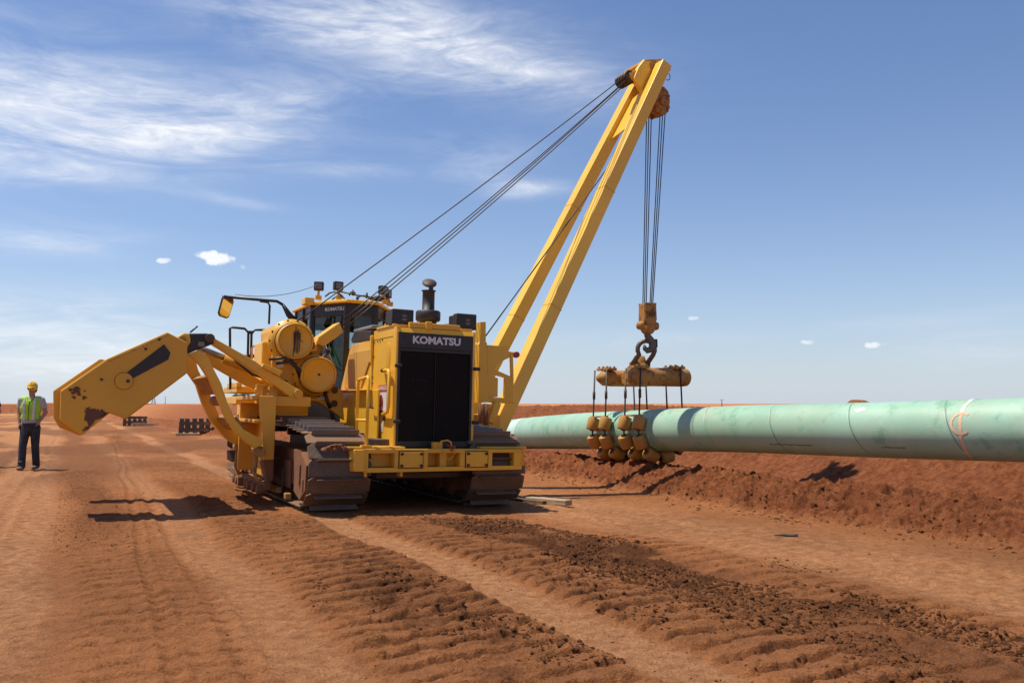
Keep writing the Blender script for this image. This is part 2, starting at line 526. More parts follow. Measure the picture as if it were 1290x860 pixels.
def ground(X, Y):
    """height and the three soil masks at world points"""
    X = np.asarray(X, float); Y = np.asarray(Y, float)
    xl = (X - OX) * CO + (Y - OY) * SI
    yl = -(X - OX) * SI + (Y - OY) * CO
    D = np.hypot(X, Y)
    near = 1 - ss(30, 60, D)
    far = ss(90, 300, D)
    base = .05 * (fbm(X * .25, Y * .25, 3, 3) - .5) + .02 * (fbm(xl * 1.1, yl * .35, 5, 3) - .5)
    base = base * (1 - .45 * (1 - ss(10, 20, D)))
    base -= .022 * np.clip(xl + 1.6, 0, 4) * ss(-6, -1, yl) * (1 - ss(8, 14, yl))      # ground falls a little to the right under the machine
    h = base
    wob = (vn(yl * .5, xl * .1, 9) - .5) * .25
    x = xl + wob
    # strips of crawler marks
    sA = ss(-2.85, -2.65, x) * (1 - ss(-1.62, -1.5, x))
    sB = ss(-1.12, -1.0, x) * (1 - ss(.25, .45, x))
    sC = ss(.45, .6, x) * (1 - ss(1.05, 1.35, x)) * ss(-2.5, -3.6, yl) * .6
    sD = ss(-4.25, -4.05, x) * (1 - ss(-3.35, -3.15, x)) * .42 * (1 - ss(5, 9, yl))
    sE = ss(-3.3, -3.1, x) * (1 - ss(-2.95, -2.85, x)) * .0
    cLR = ss(-.42, -.2, x) * (1 - ss(.55, .8, x)) * ss(-.9, -1.9, yl)
    fade = ss(14, 6, yl) * 1.0 + ss(6, 14, yl) * .35
    patch = ss(.28, .55, fbm(xl * .7, yl * .55, 21, 3))
    ph = yl / .238 + .75 * (fbm(xl * .8, yl * .35, 31, 2) - .5) + .22 * (vn(xl * 6, yl * 1.2, 33) - .5) + .12 * (vn(xl * 17, yl * 5, 35) - .5)
    fr = ph - np.floor(ph)
    rid = np.where(fr < .13, fr / .13, np.where(fr < .72, 1 - .14 * (fr - .13) / .59, .86 * (1 - fr) / .28)) * 1.0
    rid = rid * (.82 + .36 * vn(xl * 2.6 + 7, np.floor(ph) * 3.1, 41)) * (.9 + .2 * vn(xl * 6, yl * 4, 43))
    brkx = .45 + .55 * ss(.26, .42, fbm(xl * 2.3, ph * .9, 47, 3))
    amp = (sA * 1.2 + sB * 1.15 + sC * 1.4 + sD * 1.3) * fade * (.80 + .3 * patch) * brkx
    ampy = .040 + .016 * ss(1, -5, yl)
    h = h + rid * amp * ampy * near * (1 - .55 * np.clip(cLR, 0, 1))
    h = h - .012 * (sA + sB) * near
    clump = ss(.50, .66, fbm(xl * 3.4, yl * 3.4, 51, 3))
    # churned soil
    cR = ss(-.42, -.2, x) * (1 - ss(.55, .8, x)) * ss(-.9, -1.9, yl)
    cL = .7 * ss(-2.55, -2.25, x) * (1 - ss(-1.95, -1.72, x)) * ss(-2.7, -4.0, yl)
    brk = .35 + .65 * ss(.36, .56, fbm(xl * .9, yl * .5, 61, 3))
    churn = np.clip(cR * brk + cL * brk * .75, 0, 1)
    cl = fbm(xl * 9, yl * 9, 71, 4, .6)
    h = h + churn * (.11 * np.abs(cl - .5) + .07 * (fbm(xl * 24, yl * 24, 73, 3) - .5)) * (.45 + .55 * clump)
    # graded toe and spoil
    tx = np.interp(yl, TOEY, TOEX) + .22 * (fbm(yl * .6, yl * 0 + 3, 81, 3) - .5) + .10 * (vn(xl * 4, yl * 4, 82) - .5)
    t = xl - tx
    rough = fbm(xl * 3.2, yl * 3.2, 91, 5, .62)
    big = fbm(xl * .8, yl * .8, 97, 3)
    wind = .29 * ss(0, .9, t) * (.85 + .3 * big) - .36 * ss(1.15, 2.2, t)
    bank = 1.34 * ss(2.7, 6.6, t) - .75 * ss(9.5, 14, t)
    crest = (.30 * (fbm(yl * .28, yl * 0, 101, 4) - .5)) * ss(5, 8, t) * (1 - ss(13, 18, t))
    onb = ss(-.05, .25, t)
    edge = onb * (1 - ss(1.6, 3.4, t))
    ridg = 1 - np.abs(2 * rough - 1)
    bank = bank * (1 - ss(160, 200, yl)) * ss(-60, -30, yl)
    h = h + (wind + bank + crest) * (1 - far) + edge * (.24 * (ridg - .62) + .15 * (fbm(xl * 9, yl * 9, 95, 4, .62) - .5)) \
        + onb * (1 - edge) * (.09 * (rough - .5) + .05 * (fbm(xl * 8, yl * 12, 98, 3) - .5)) * (1 - ss(60, 120, D)) + onb * (.05 * (ss(.55, .75, fbm(xl * 2.1, yl * 5.5, 99, 3)))) * near
    # far heaps left of the corridor
    def heap(cx, cy, rx, ry, hh, sd):
        d = np.sqrt(((X - cx) / rx) ** 2 + ((Y - cy) / ry) ** 2)
        return hh * ss(1.0, .25, d + .35 * (fbm(X * .4, Y * .4, sd, 3) - .5))
    hp = heap(-47.5, 90, 4.6, 4, 1.45, 201) + heap(-75, 128, 5.5, 5, 1.25, 203) + heap(-66, 150, 9, 6, 1.1, 205) + heap(-105, 170, 25, 6, 1.2, 207) + heap(24.2, 60, 1.5, 2.2, 1.15, 209)
    h = h + hp
    # fine grain
    h = h + near * (.016 * (fbm(X * 13, Y * 13, 111, 4, .6) - .5) + .010 * (fbm(X * 3.1, Y * 3.1, 113, 3) - .5))
    h = h + near * .012 * ss(.66, .74, vn(X * 14, Y * 14, 121)) * (.15 + .85 * (sA + sB + sD))
    for rx_, rw_, rk_ in ((-3.32, .05, .10), (-3.62, .04, .16), (-5.4, .16, 0.0), (-6.9, .16, .02), (-7.3, .10, -.02), (-4.9, .07, .05), (2.35, .12, -.03), (1.75, .06, .05)):
        dd = np.abs(xl - rx_ - rk_ * (yl + 2) * .25 + .12 * (vn(yl * .4, yl * 0 + rx_, 151) - .5))
        h = h - near * (.016 * np.exp(-(dd / rw_) ** 2) - .012 * np.exp(-((dd - rw_ * 1.7) / (rw_ * .6)) ** 2)) * (1 - onb) * (1 - churn)
    # the crawlers have pressed their own bed
    bed = ss(-1.85, -1.6, xl) * (1 - ss(1.68, 1.95, xl)) * ss(-.35, .05, yl) * (1 - ss(5.2, 5.5, yl))
    h = h * (1 - bed) + bed * (-.012 - .0227 * xl)
    # masks
    dark = np.clip(churn * (.40 + .8 * clump) + (sA + sB + sD * .4) * .26 * (.35 + 1.1 * patch), 0, 1)
    dark = np.maximum(dark, .50 * ss(-4.3, -4.05, x) * (1 - ss(-3.75, -3.45, x)) * ss(-3, 1, yl))
    dark = np.maximum(dark, .62 * ss(.48, .60, fbm(xl * .45, yl * .16, 131, 3)) * ss(4, 9, yl) * (1 - onb))
    dark = np.maximum(dark, (.22 + .28 * ss(2, 7, yl)) * ss(.55, .66, fbm(xl * .55, yl * .3, 137, 4)) * (1 - onb))
    pale = ss(-1.62, -1.45, x) * (1 - ss(-1.2, -1.05, x)) * .8
    pale = np.maximum(pale, (1 - ss(-4.5, -4.2, x)) * (.45 + .6 * fbm(xl * .8, yl * .12, 141, 3)))
    pale = np.maximum(pale, ss(1.1, 1.5, x) * (1 - ss(2.6, 3.6, x)) * (.3 + .8 * fbm(xl * .8, yl * .25, 143, 3)))
    pale = np.maximum(pale, ss(-3.4, -3.15, x) * (1 - ss(-2.9, -2.75, x)) * .55)
    pale = np.clip(pale * (1 - churn), 0, 1)
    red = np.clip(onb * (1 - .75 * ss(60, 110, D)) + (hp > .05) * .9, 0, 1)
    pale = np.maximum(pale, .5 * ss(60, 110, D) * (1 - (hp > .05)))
    return h, dark, pale, red

def make_ground():
    a_f = np.linspace(-36, 36, 961)
    a_s = np.arange(37.5, 322.6, 1.5)
    ang = np.radians(np.concatenate([a_f, a_s]))
    r = [.4, .8, 1.3, 1.8, 2.3]
    v = 2.6
    while v < 14: r.append(v); v *= 1.0023
    while v < 42: r.append(v); v *= 1.0040
    while v < 9000: r.append(v); v *= 1.02
    r = np.array(r)
    A, Rr = np.meshgrid(ang, r)
    X = Rr * np.sin(A); Y = Rr * np.cos(A)
    X = X.ravel(); Y = Y.ravel()
    h, dk, pl, rd = ground(X, Y)
    na, nr = len(ang), len(r)
    n = na * nr
    co = np.empty((n + 1, 3), np.float32)
    co[:n, 0] = X; co[:n, 1] = Y; co[:n, 2] = h
    co[n] = (0, 0, float(h[:na].mean()))
    i = np.arange(nr - 1)[:, None] * na
    j = np.arange(na)[None, :]
    j2 = (j + 1) % na
    q = np.stack([i + j, i + na + j, i + na + j2, i + j2], -1).reshape(-1, 4)
    tri = np.stack([np.full(na, n), np.arange(na), (np.arange(na) + 1) % na], -1)
    nq = len(q); nt = len(tri)
    me = bpy.data.meshes.new('ground')
    me.vertices.add(n + 1); me.vertices.foreach_set('co', co.ravel())
    me.loops.add(nq * 4 + nt * 3)
    me.loops.foreach_set('vertex_index', np.concatenate([q.ravel(), tri.ravel()]).astype(np.int32))
    me.polygons.add(nq + nt)
    ls = np.concatenate([np.arange(nq) * 4, nq * 4 + np.arange(nt) * 3]).astype(np.int32)
    me.polygons.foreach_set('loop_start', ls)
    me.update(calc_edges=True)
    me.polygons.foreach_set('use_smooth', np.ones(nq + nt, bool))
    ca = me.color_attributes.new('soil', 'FLOAT_COLOR', 'POINT')
    c = np.ones((n + 1, 4), np.float32)
    c[:n, 0] = dk; c[:n, 1] = pl; c[:n, 2] = rd
    ca.data.foreach_set('color', c.ravel())
    return me

def soil_mat(name, attr=True):
    m, t, b = newmat(name)
    tc = t.nodes.new('ShaderNodeTexCoord').outputs['Object']
    mid, darkc, palec, redc = (.45, .175, .064), (.165, .060, .023), (.64, .315, .145), (.265, .078, .028)
    n1 = ramp(t, noise(t, .7, 6, .6, tc), .3, .7)
    n2 = noise(t, 9, 8, .7, tc)
    n3 = noise(t, 60, 4, .7, tc)
    if attr:
        at = t.nodes.new('ShaderNodeAttribute'); at.attribute_name = 'soil'
        sp = t.nodes.new('ShaderNodeSeparateColor'); t.links.new(at.outputs['Color'], sp.inputs[0])
        dk, pl, rd = sp.outputs
        c = mix(t, n1, mid, tuple(x * 1.14 for x in mid))
        c = mix(t, mnode(t, 'MULTIPLY', pl, ramp(t, n2, .25, .65), True), c, palec)
        sk = mnode(t, 'MULTIPLY', ramp(t, noise(t, 26, 5, .75, tc), .57, .66), .75)
        c = mix(t, mnode(t, 'MULTIPLY', sk, mnode(t, 'SUBTRACT', 1.0, mnode(t, 'MULTIPLY', pl, .6))), c, (.19, .070, .026))
        c = mix(t, dk, c, darkc)
        r2 = mix(t, ramp(t, n2, .35, .7), redc, (.36, .128, .050))
        r2 = mix(t, mnode(t, 'MULTIPLY', ramp(t, noise(t, 1.3, 5, .6, tc), .5, .75), .6), r2, (.17, .050, .020))
        c = mix(t, rd, c, r2)
    else:
        c = mix(t, n1, (.14, .053, .021), (.28, .108, .040))
    g = mnode(t, 'ADD', mnode(t, 'MULTIPLY', n2, .45), mnode(t, 'MULTIPLY', n3, .5))
    gm = t.nodes.new('ShaderNodeMapRange')
    gm.inputs['From Min'].default_value = .25; gm.inputs['From Max'].default_value = .7
    gm.inputs['To Min'].default_value = .40; gm.inputs['To Max'].default_value = 1.46
    t.links.new(g, gm.inputs['Value'])
    vm = t.nodes.new('ShaderNodeVectorMath'); vm.operation = 'SCALE'
    t.links.new(c, vm.inputs[0]); t.links.new(gm.outputs[0], vm.inputs['Scale'])
    t.links.new(vm.outputs[0], b.inputs['Base Color'])
    b.inputs['Roughness'].default_value = .95
    b.inputs['Specular IOR Level'].default_value = .15
    bump(t, b, mnode(t, 'ADD', mnode(t, 'MULTIPLY', n2, 1.0), mnode(t, 'ADD', mnode(t, 'MULTIPLY', n3, .55), mnode(t, 'MULTIPLY', noise(t, 170, 3, .7, tc), .22))), 1.0, .07)
    return m
M['soil'] = soil_mat('red_soil')
M['clod'] = soil_mat('soil_clod', False)
gme = make_ground()
gme.materials.append(M['soil'])
go = bpy.data.objects.new('ground', gme)
col.objects.link(go)
go['kind'] = 'structure'

def gz(x, y):
    return float(ground(np.array([x]), np.array([y]))[0][0])

def loc2w(xl, yl):
    return OX + xl * CO - yl * SI, OY + xl * SI + yl * CO

# clods and crumbs: one uncountable scatter
def make_clods():
    rng = np.random.default_rng(5)
    bm = bmesh.new(); bmesh.ops.create_icosphere(bm, subdivisions=1, radius=1)
    bv = np.array([v.co[:] for v in bm.verts]); bf = np.array([[v.index for v in f.verts] for f in bm.faces]); bm.free()
    pts = []
    def zone(n, x0, x1, y0, y1, s0, s1, keep=None, p=2.5):
        xl = rng.uniform(x0, x1, n); yl = y0 + (y1 - y0) * rng.uniform(0, 1, n)
        k = fbm(xl * 1.6, yl * 1.1, 61, 3)
        ok = (k > (keep or 0))
        s = s0 + (s1 - s0) * rng.uniform(0, 1, n) ** p
        pts.append(np.stack([xl, yl, s], 1)[ok])
    zone(26000, -.45, .80, -9.5, -1.2, .003, .022, .44, 4.0)
    zone(6000, -2.6, -1.55, -8.5, -3.6, .003, .024, .54, 5)
    zone(2500, -1.1, -.3, -8.5, -4.0, .003, .018, .58, 4)
    zone(2500, .3, 1.5, -9.5, -4.5, .003, .018, .54, 3.5)
    zone(3000, -4.35, -3.6, -2, 9, .003, .010, .4)
    zone(2500, -2.8, 1.2, -8, 2, .003, .012, .38, 4)
    zone(260, -7, 4, -8, 10, .004, .016)
    n = 6500
    yl = rng.uniform(-9, 16, n)
    tx = np.interp(yl, TOEY, TOEX)
    xl = tx + rng.normal(.25, .35, n)
    s = .004 + .026 * rng.uniform(0, 1, n) ** 5
    pts.append(np.stack([xl, yl, s], 1))
    P = np.concatenate(pts)
    X = OX + P[:, 0] * CO - P[:, 1] * SI; Y = OY + P[:, 0] * SI + P[:, 1] * CO
    h = ground(X, Y)[0]
    n = len(P); k = len(bv)
    V = np.repeat(bv[None], n, 0) * (1 + .9 * (rng.uniform(size=(n, k, 1)) - .5))
    V = V * rng.uniform(.6, 1.25, (n, 1, 3)) * np.array([1, 1, .72])
    th = rng.uniform(0, 6.28, n); c, s_ = np.cos(th)[:, None], np.sin(th)[:, None]
    vx = V[:, :, 0] * c - V[:, :, 1] * s_; vy = V[:, :, 0] * s_ + V[:, :, 1] * c
    S = P[:, 2][:, None]
    co = np.stack([vx * S + X[:, None], vy * S + Y[:, None], V[:, :, 2] * S + h[:, None] + S * .05], -1).reshape(-1, 3)
    F = (bf[None] + (np.arange(n) * k)[:, None, None]).reshape(-1, 3)
    me = bpy.data.meshes.new('soil_clods')
    me.vertices.add(len(co)); me.vertices.foreach_set('co', co.astype(np.float32).ravel())
    me.loops.add(F.size); me.loops.foreach_set('vertex_index', F.ravel().astype(np.int32))
    me.polygons.add(len(F)); me.polygons.foreach_set('loop_start', (np.arange(len(F)) * 3).astype(np.int32))
    me.update(calc_edges=True)
    me.materials.append(M['clod'])
    o = bpy.data.objects.new('soil_clods', me); col.objects.link(o)
    tag(o, 'dark crumbly soil clods strewn over the crawler marks and the berm foot', 'soil clods', kind='stuff')
make_clods()

# ------------------------------------------------------------ pipelayer
root = empty('pipelayer', (OX, OY, -.036), 0, 'yellow crawler pipelayer with side boom and swung out counterweight parked on red dirt', 'pipelayer')
root.rotation_mode = 'XYZ'
root.rotation_euler = (Matrix.Rotation(TH, 3, 'Z') @ Matrix.Rotation(R(1.3), 3, 'Y')).to_euler()
ROOTM = Matrix.Translation((OX, OY, -.036)) @ (Matrix.Rotation(TH, 4, 'Z') @ Matrix.Rotation(R(1.3), 4, 'Y'))
def lw(p):
    return ROOTM @ Vector(p)

def part(mb, name, mat, parent=None, **k):
    return mb.build(name, M[mat], parent or root, **k)

# ---- crawlers
shoe_mesh = None
def crawler(x0, x1, nshoe=59):
    xc = (x0 + x1) / 2; w = x1 - x0
    f = MB()
    f.box(xc - .30, xc + .22, .45, 4.75, .30, .78)
    f.box(xc - .34, xc - .30, .9, 4.4, .24, .62)
    for k in range(4):
        f.box(xc - .37, xc - .34, 1.2 + k * .9, 1.5 + k * .9, .2, .5)
    fr = part(f, 'crawler_frame', 'mud', bevel=.02)
    rz = .48; zc = .55; y0 = .09; y1 = 5.12
    L1 = y1 - y0; per = 2 * L1 + 2 * math.pi * rz
    global shoe_mesh
    def lift(y): 
        u_ = max(0, min(1, (y - y0 + .25) / 1.9)); return .125 * u_ * u_ * (3 - 2 * u_)
    for k in range(nshoe):
        s = (k + .35) / nshoe * per
        if s < L1: p = (y0 + s, zc - rz); a = 0                       # bottom run, heading to the rear
        elif s < L1 + math.pi * rz:
            t = (s - L1) / rz; p = (y1 + rz * 1.1 * math.sin(t), zc + .062 - (rz + .062) * math.cos(t)); a = t
        elif s < 2 * L1 + math.pi * rz:
            t = s - L1 - math.pi * rz; sag = lift(y1 - t)
            p = (y1 - t, zc + rz + sag); a = math.pi
        else:
            t = (s - 2 * L1 - math.pi * rz) / rz; p = (y0 - rz * math.sin(t), zc + rz * math.cos(t) + lift(y0 - rz * math.sin(t))); a = math.pi + t
        if shoe_mesh is None:
            m = MB()
            h = w / 2; c = .075
            # plate in its own frame: x across, y along the belt, -z outward
            m.prism([(-h + c, -.112, 0), (h - c, -.112, 0), (h, -.06, 0), (h, .112, 0), (-h, .112, 0), (-h, -.06, 0)], (0, 0, .022))
            m.prism([(-h + .09, -.085, 0), (-h + .10, -.101, -.07), (-h + .10, -.089, -.07), (-h + .09, -.062, 0)], (2 * h - .19, 0, 0))
            m.box(-.16, -.10, -.11, .11, .022, .10); m.box(.10, .16, -.11, .11, .022, .10)
            o = m.build('track_shoe', M['track_steel'], fr, bevel=.005, bseg=1)
            shoe_mesh = o.data
            shoe_mesh.materials.append(M['grouser'])
            for pl in shoe_mesh.polygons:
                zz = [shoe_mesh.vertices[i].co.z for i in pl.vertices]
                if min(zz) < -.07: pl.material_index = 1
        else:
            o = bpy.data.objects.new('track_shoe', shoe_mesh); col.objects.link(o); o.parent = fr
            b = o.modifiers.new('bevel', 'BEVEL'); b.width = .005; b.segments = 1; b.limit_method = 'ANGLE'; b.angle_limit = R(40)
        jit = random.uniform(-.012, .012)
        o.location = (xc, p[0], p[1]); o.rotation_euler = (a + jit, 0, 0)
    wm = MB()
    wm.lathe((xc - .2, y0 + .02, zc), (1, 0, 0), [(0, 0), (0, .14), (.03, .15), (.03, .32), (0, .33), (0, .40), (.05, .42), (.35, .42), (.4, .40), (.4, 0)], 36)
    part(wm, 'idler_wheel', 'mud', fr)
    sp_ = MB()
    sp_.lathe((xc - .22, y1 - .02, zc), (1, 0, 0), [(0, 0), (0, .2), (.06, .24), (.10, .36), (.3, .36), (.36, .24), (.44, .2), (.44, 0)], 24)
    for k in range(13):
        t = 2 * math.pi * k / 13
        sp_.prism([(xc - .08, y1 - .02 + .34 * math.cos(t - .12), zc + .34 * math.sin(t - .12)), (xc - .08, y1 - .02 + .42 * math.cos(t - .04), zc + .42 * math.sin(t - .04)),
                   (xc - .08, y1 - .02 + .42 * math.cos(t + .04), zc + .42 * math.sin(t + .04)), (xc - .08, y1 - .02 + .34 * math.cos(t + .12), zc + .34 * math.sin(t + .12))], (.12, 0, 0))
    part(sp_, 'sprocket', 'dark_steel', fr)
    for k in range(7):
        r_ = MB(); r_.lathe((xc - .24, .85 + k * .56, .22), (1, 0, 0), [(0, 0), (0, .08), (.04, .13), (.14, .13), (.16, .11), (.3, .11), (.32, .13), (.42, .13), (.46, .08), (.46, 0)], 18)
        part(r_, 'track_roller', 'mud', fr)
    for k in range(2):
        r_ = MB(); r_.lathe((xc - .2, 1.7 + k * 1.7, 1.02), (1, 0, 0), [(0, 0), (0, .07), (.36, .07), (.36, 0)], 16)
        part(r_, 'carrier_roller', 'dark_steel', fr)
    return fr
crL = crawler(-1.60, -.79)
crR = crawler(.64, 1.44)
# caked mud on the near shoes and idler cover
m = MB()
rr = random.Random(4)
mc_ = Vector((-1.29, -0.5, 0.825))
for k in range(90):
    t_ = rr.uniform(-1, 1)
    m.ell(mc_ + Vector((t_ * .17, rr.uniform(-.015, .05), rr.uniform(-.005, .07) * (1 - t_ * t_))), (rr.uniform(.012, .028), .022, rr.uniform(.010, .022)), seg=7, rng=5)
part(m, 'caked_mud', 'mud', crL)
m = MB()
m.prism([(-1.585, -.18, .30), (-1.585, -.20, .62), (-1.585, .1, .78), (-1.585, .42, .72), (-1.585, .42, .25), (-1.585, .1, .16)], (.10, 0, 0))
m.box(-1.605, -1.585, .06, .12, .36, .62)
m.box(-1.60, -1.585, -.10, -.03, .30, .44)
part(m, 'idler_guard', 'mud', crL, bevel=.012)
m = MB(); m.box(-1.64, -1.56, .62, .76, .12, .2); m.box(-1.66, -1.58, 1.1, 3.9, .16, .24)
part(m, 'roller_guard', 'yellow_rusty', crL, bevel=.01)

# ---- chassis, dark belly between the tracks
m = MB(); m.box(-.62, .88, -.05, 4.9, .42, .95); m.box(-.35, .6, -.1, .9, .5, .86)
part(m, 'belly_frame', 'dark_steel', bevel=.02)
m = MB(); m.box(-1.2, -.5, 4.0, 5.0, .95, 1.5); m.box(-.6, .9, 3.9, 5.6, .95, 1.75)
part(m, 'rear_frame', 'yellow_worn', bevel=.03)

# ---- bumper
bx0, bx1, bz0, bz1, by = -1.08, 1.34, .555, .835, -.5
m = MB()
m.prism([(bx0, by + .12, bz0), (bx0 + .03, by + .03, bz0), (bx0 + .12, by, bz0), (-.90, by, bz0), (-.90, -.08, bz0), (bx0, -.08, bz0)], (0, 0, bz1 - bz0))
m.box(-.90, bx1, by, by + .05, .80, bz1); m.box(-.90, bx1, by, by + .05, bz0, .60)
m.box(-.90, -.87, by, -.2, .60, .80); m.box(-.52, -.06, by, by + .05, .60, .80)
m.box(.40, .88, by, by + .05, .60, .80); m.box(1.21, bx1, by, -.1, .60, .80)
m.box(-.90, bx1, by + .05, -.08, .803, bz1 - .002); m.box(-.90, bx1, by + .05, -.08, bz0 + .002, .597)
m.box(-.87, 1.21, -.3, -.25, .60, .80)
for xx in (-.52, -.09, .40, .85): m.box(xx, xx + .03, by + .05, -.3, .60, .80)
for xx in (-.9, -.42): m.box(xx, xx + .04, -.44, -.3, .48, bz0 + .001)
bump_o = part(m, 'front_bumper', 'yellow', bevel=.012)
for (a, b) in ((-.46, -.14), (.48, .80)):
    m = MB(); m.box(a, b, by - .02, by - .003, .60, .803)
    pl = part(m, 'bolted_cover', 'yellow', bump_o, bevel=.012)
    m = MB()
    for xx in (a + .025, b - .025):
        for zz in (.625, .778):
            m.cyl((xx, by - .045, zz), (xx, by - .02, zz), .02, n=8, smooth=False)
    part(m, 'bolt', 'black', pl)
    m = MB(); m.box(a - .012, b + .012, by - .004, by + .001, .588, .815)
    part(m, 'cover_gap', 'black', bump_o)
m = MB(); m.box(.12, .22, -.46, -.26, .60, .80); part(m, 'tow_pin_block', 'yellow_worn', bump_o, bevel=.01)
m = MB(); m.lathe((.155, -.42, .6), (0, 0, 1), [(0, .03), (.26, .03), (.26, 0)], 14); part(m, 'tow_pin', 'dark_steel', bump_o)
m = MB(); m.box(.04, .16, -.45, -.35, bz1, bz1 + .09)
m.tube([(.10, -.47, .86), (.13, -.47, .94), (.22, -.47, .955), (.27, -.47, .93), (.28, -.47, .87)], .012)
part(m, 'pin_handle', 'yellow_worn', bump_o, bevel=.01)
m = MB()
for k in range(9):
    m.ell((.26 + rr.uniform(-.05, .07), -.50 + rr.uniform(-.03, .03), .845 + rr.uniform(-.03, .04)), (.016, .012, .012), seg=7, rng=5)
part(m, 'red_rag', 'red_vinyl', bump_o)
m = MB(); m.tube([(.14, -.525, .83), (.17, -.53, .75), (.22, -.535, .70), (.27, -.53, .73), (.31, -.525, .79), (.30, -.52, .84)], .0055, 6)
part(m, 'tow_rope_loop', 'yellow_worn', bump_o)
m = MB(); m.box(1.34, 1.52, -.25, -.05, .60, .66); m.box(1.35, 1.42, -.42, -.36, .60, .80)
part(m, 'side_step', 'yellow_worn', bump_o, bevel=.01)
# plates on the bumper's ends
m = MB(); m.box(-1.12, -.36, -.44, -.02, bz1 + .003, bz1 + .03); part(m, 'bumper_deck', 'yellow_worn', bump_o, bevel=.006)
m = MB(); m.box(.74, 1.46, -.40, -.02, bz1 + .003, bz1 + .03); part(m, 'bumper_deck', 'yellow_worn', bump_o, bevel=.006)

# ---- radiator guard: a shell with an open front
gx0, gx1, gy0, gz1 = -.445, .76, -.20, 2.46
m = MB()
W_ = .115
m.prism([(gx0, gy0 + .05, .87), (gx0 + .01, gy0 + .015, .87), (gx0 + .035, gy0, .87), (-.418, gy0 + .0, .87), (-.39, gy0 + .001, .87), (-.39, .74, .87), (gx0, .74, .87)], (0, 0, gz1 - .87))
m.prism([(gx1, gy0 + .09, .87), (gx1 - .03, gy0 + .02, .87), (gx1 - .07, gy0, .87), (gx1 - .075, gy0, .87), (gx1 - .075, .74, .87), (gx1, .74, .87)], (0, 0, gz1 - .87 - .02))
m.prism([(gx0 + .01, gy0, 2.385), (gx1 - .04, gy0, 2.385), (gx1 - .04, gy0 + .03, 2.45), (gx0 + .01, gy0 + .03, 2.45)], (0, .72, 0))
part(m, 'radiator_guard', 'yellow', bevel=.03, bseg=3)
m = MB(); m.box(-.415, gx1 - .075, gy0 + .012, gy0 + .03, .845, 2.385)
gr = part(m, 'grille', 'grill')
m = MB()
m.box(-.414, gx1 - .076, gy0 - .012, gy0 + .010, 2.17, 2.384)
part(m, 'name_panel', 'black', gr, bevel=.008)
m = MB()
for a, b, c, d in ((-.414, -.38, .85, 2.17), (gx1 - .11, gx1 - .076, .85, 2.17), (-.38, gx1 - .11, .85, .93), (-.38, gx1 - .11, 2.13, 2.168), (.127, .133, .93, 2.13)):
    m.box(a, b, gy0 - .008, gy0 + .011, c, d)
part(m, 'grille_frame', 'black', gr, bevel=.005)
m = MB()
for zz in (1.74,): m.cyl((-.22, gy0 - .002, zz + .01), (.02, gy0 - .002, zz + .004), .004, n=8)
for xx in (-.44, gx1 - .05):
    for zz in (1.93, 1.19): m.cyl((xx - .02, gy0 - .035, zz), (xx + .07, gy0 - .035, zz), .025, n=10)
part(m, 'grille_hinge', 'black', gr, bevel=.003)

def text(body, size, name, mat, parent, origin, xdir, ydir, bold=.0, depth=.004, sx=1.0):
    cu = bpy.data.curves.new(name, 'FONT')
    cu.body = body; cu.size = size; cu.align_x = 'CENTER'; cu.align_y = 'CENTER'
    cu.extrude = depth; cu.offset = bold; cu.resolution_u = 3
    tmp = bpy.data.objects.new('tmp', cu); col.objects.link(tmp)
    dg = bpy.context.evaluated_depsgraph_get()
    me = bpy.data.meshes.new_from_object(tmp.evaluated_get(dg))
    bpy.data.objects.remove(tmp)
    me.name = name
    me.materials.clear(); me.materials.append(M[mat])
    X = Vector(xdir).normalized(); Yv = Vector(ydir).normalized(); Z = X.cross(Yv)
    o = bpy.data.objects.new(name, me); col.objects.link(o); o.parent = parent
    mt = Matrix((X * sx, Yv, Z)).transposed().to_4x4(); mt.translation = Vector(origin)
    for v in me.vertices: v.co = mt @ v.co
    return o
text('KOMATSU', .135, 'nameplate_lettering', 'letter', gr, (.135, gy0 - .017, 2.285), (1, 0, 0), (0, 0, 1), .0055, .003, 1.12)
m = MB(); m.box(-.46, .72, -.10, .6, 2.46, 2.50); m.box(-.25, .5, -.17, -.1, 2.455, 2.53); m.box(-.02, .07, -.2, -.15, 2.44, 2.55)
part(m, 'guard_top', 'yellow_worn', bevel=.012)

# ---- hood and side body
m = MB()
hx = -.468
m.prism([(hx, .74, 2.36), (hx, .74, .95), (hx, 2.05, 1.10), (hx, 2.25, 1.66), (hx, 1.80, 2.32)], (1.20, 0, 0))
m.prism([(hx + .05, .73, 2.36), (hx + .05, 1.78, 2.40), (hx + .05, 1.78, 2.54), (hx + .05, .73, 2.44)], (1.10, 0, 0))
m.box(hx - .02, -.30, .74, .80, 2.0, 2.4)
part(m, 'engine_hood', 'yellow', bevel=.015)
m = MB()
dp = [(-0.475, 1.78, 2.18), (-0.475, 1.46, 2.2), (-0.475, 0.815, 2.2), (-0.475, 0.797, 2.03), (-0.475, 1.16, 1.65), (-0.475, 2.01, 1.66)]
m.prism(dp, (-.012, 0, 0))
part(m, 'side_door', 'door_tan', bevel=.006)
m = MB()
m.prism([(hx - .006, .80, 2.33), (hx - .006, 1.70, 2.35), (hx - .006, 1.78, 2.40), (hx - .006, 1.60, 2.52), (hx - .006, .80, 2.47)], (.05, 0, 0))
part(m, 'hood_vent', 'charcoal', bevel=.01)
m = MB(); m.box(-.46, -.2, .82, 1.7, 2.50, 2.56); part(m, 'precleaner_tray', 'grey', bevel=.02)
m = MB()
m.box(-.60, -.46, .55, 2.15, 1.605, 1.625)
m.prism([(-.475, .74, .95), (-.475, .30, .87), (-.475, .30, 1.62), (-.475, 2.1, 1.60), (-.475, 2.1, 1.08)], (-.03, 0, 0))
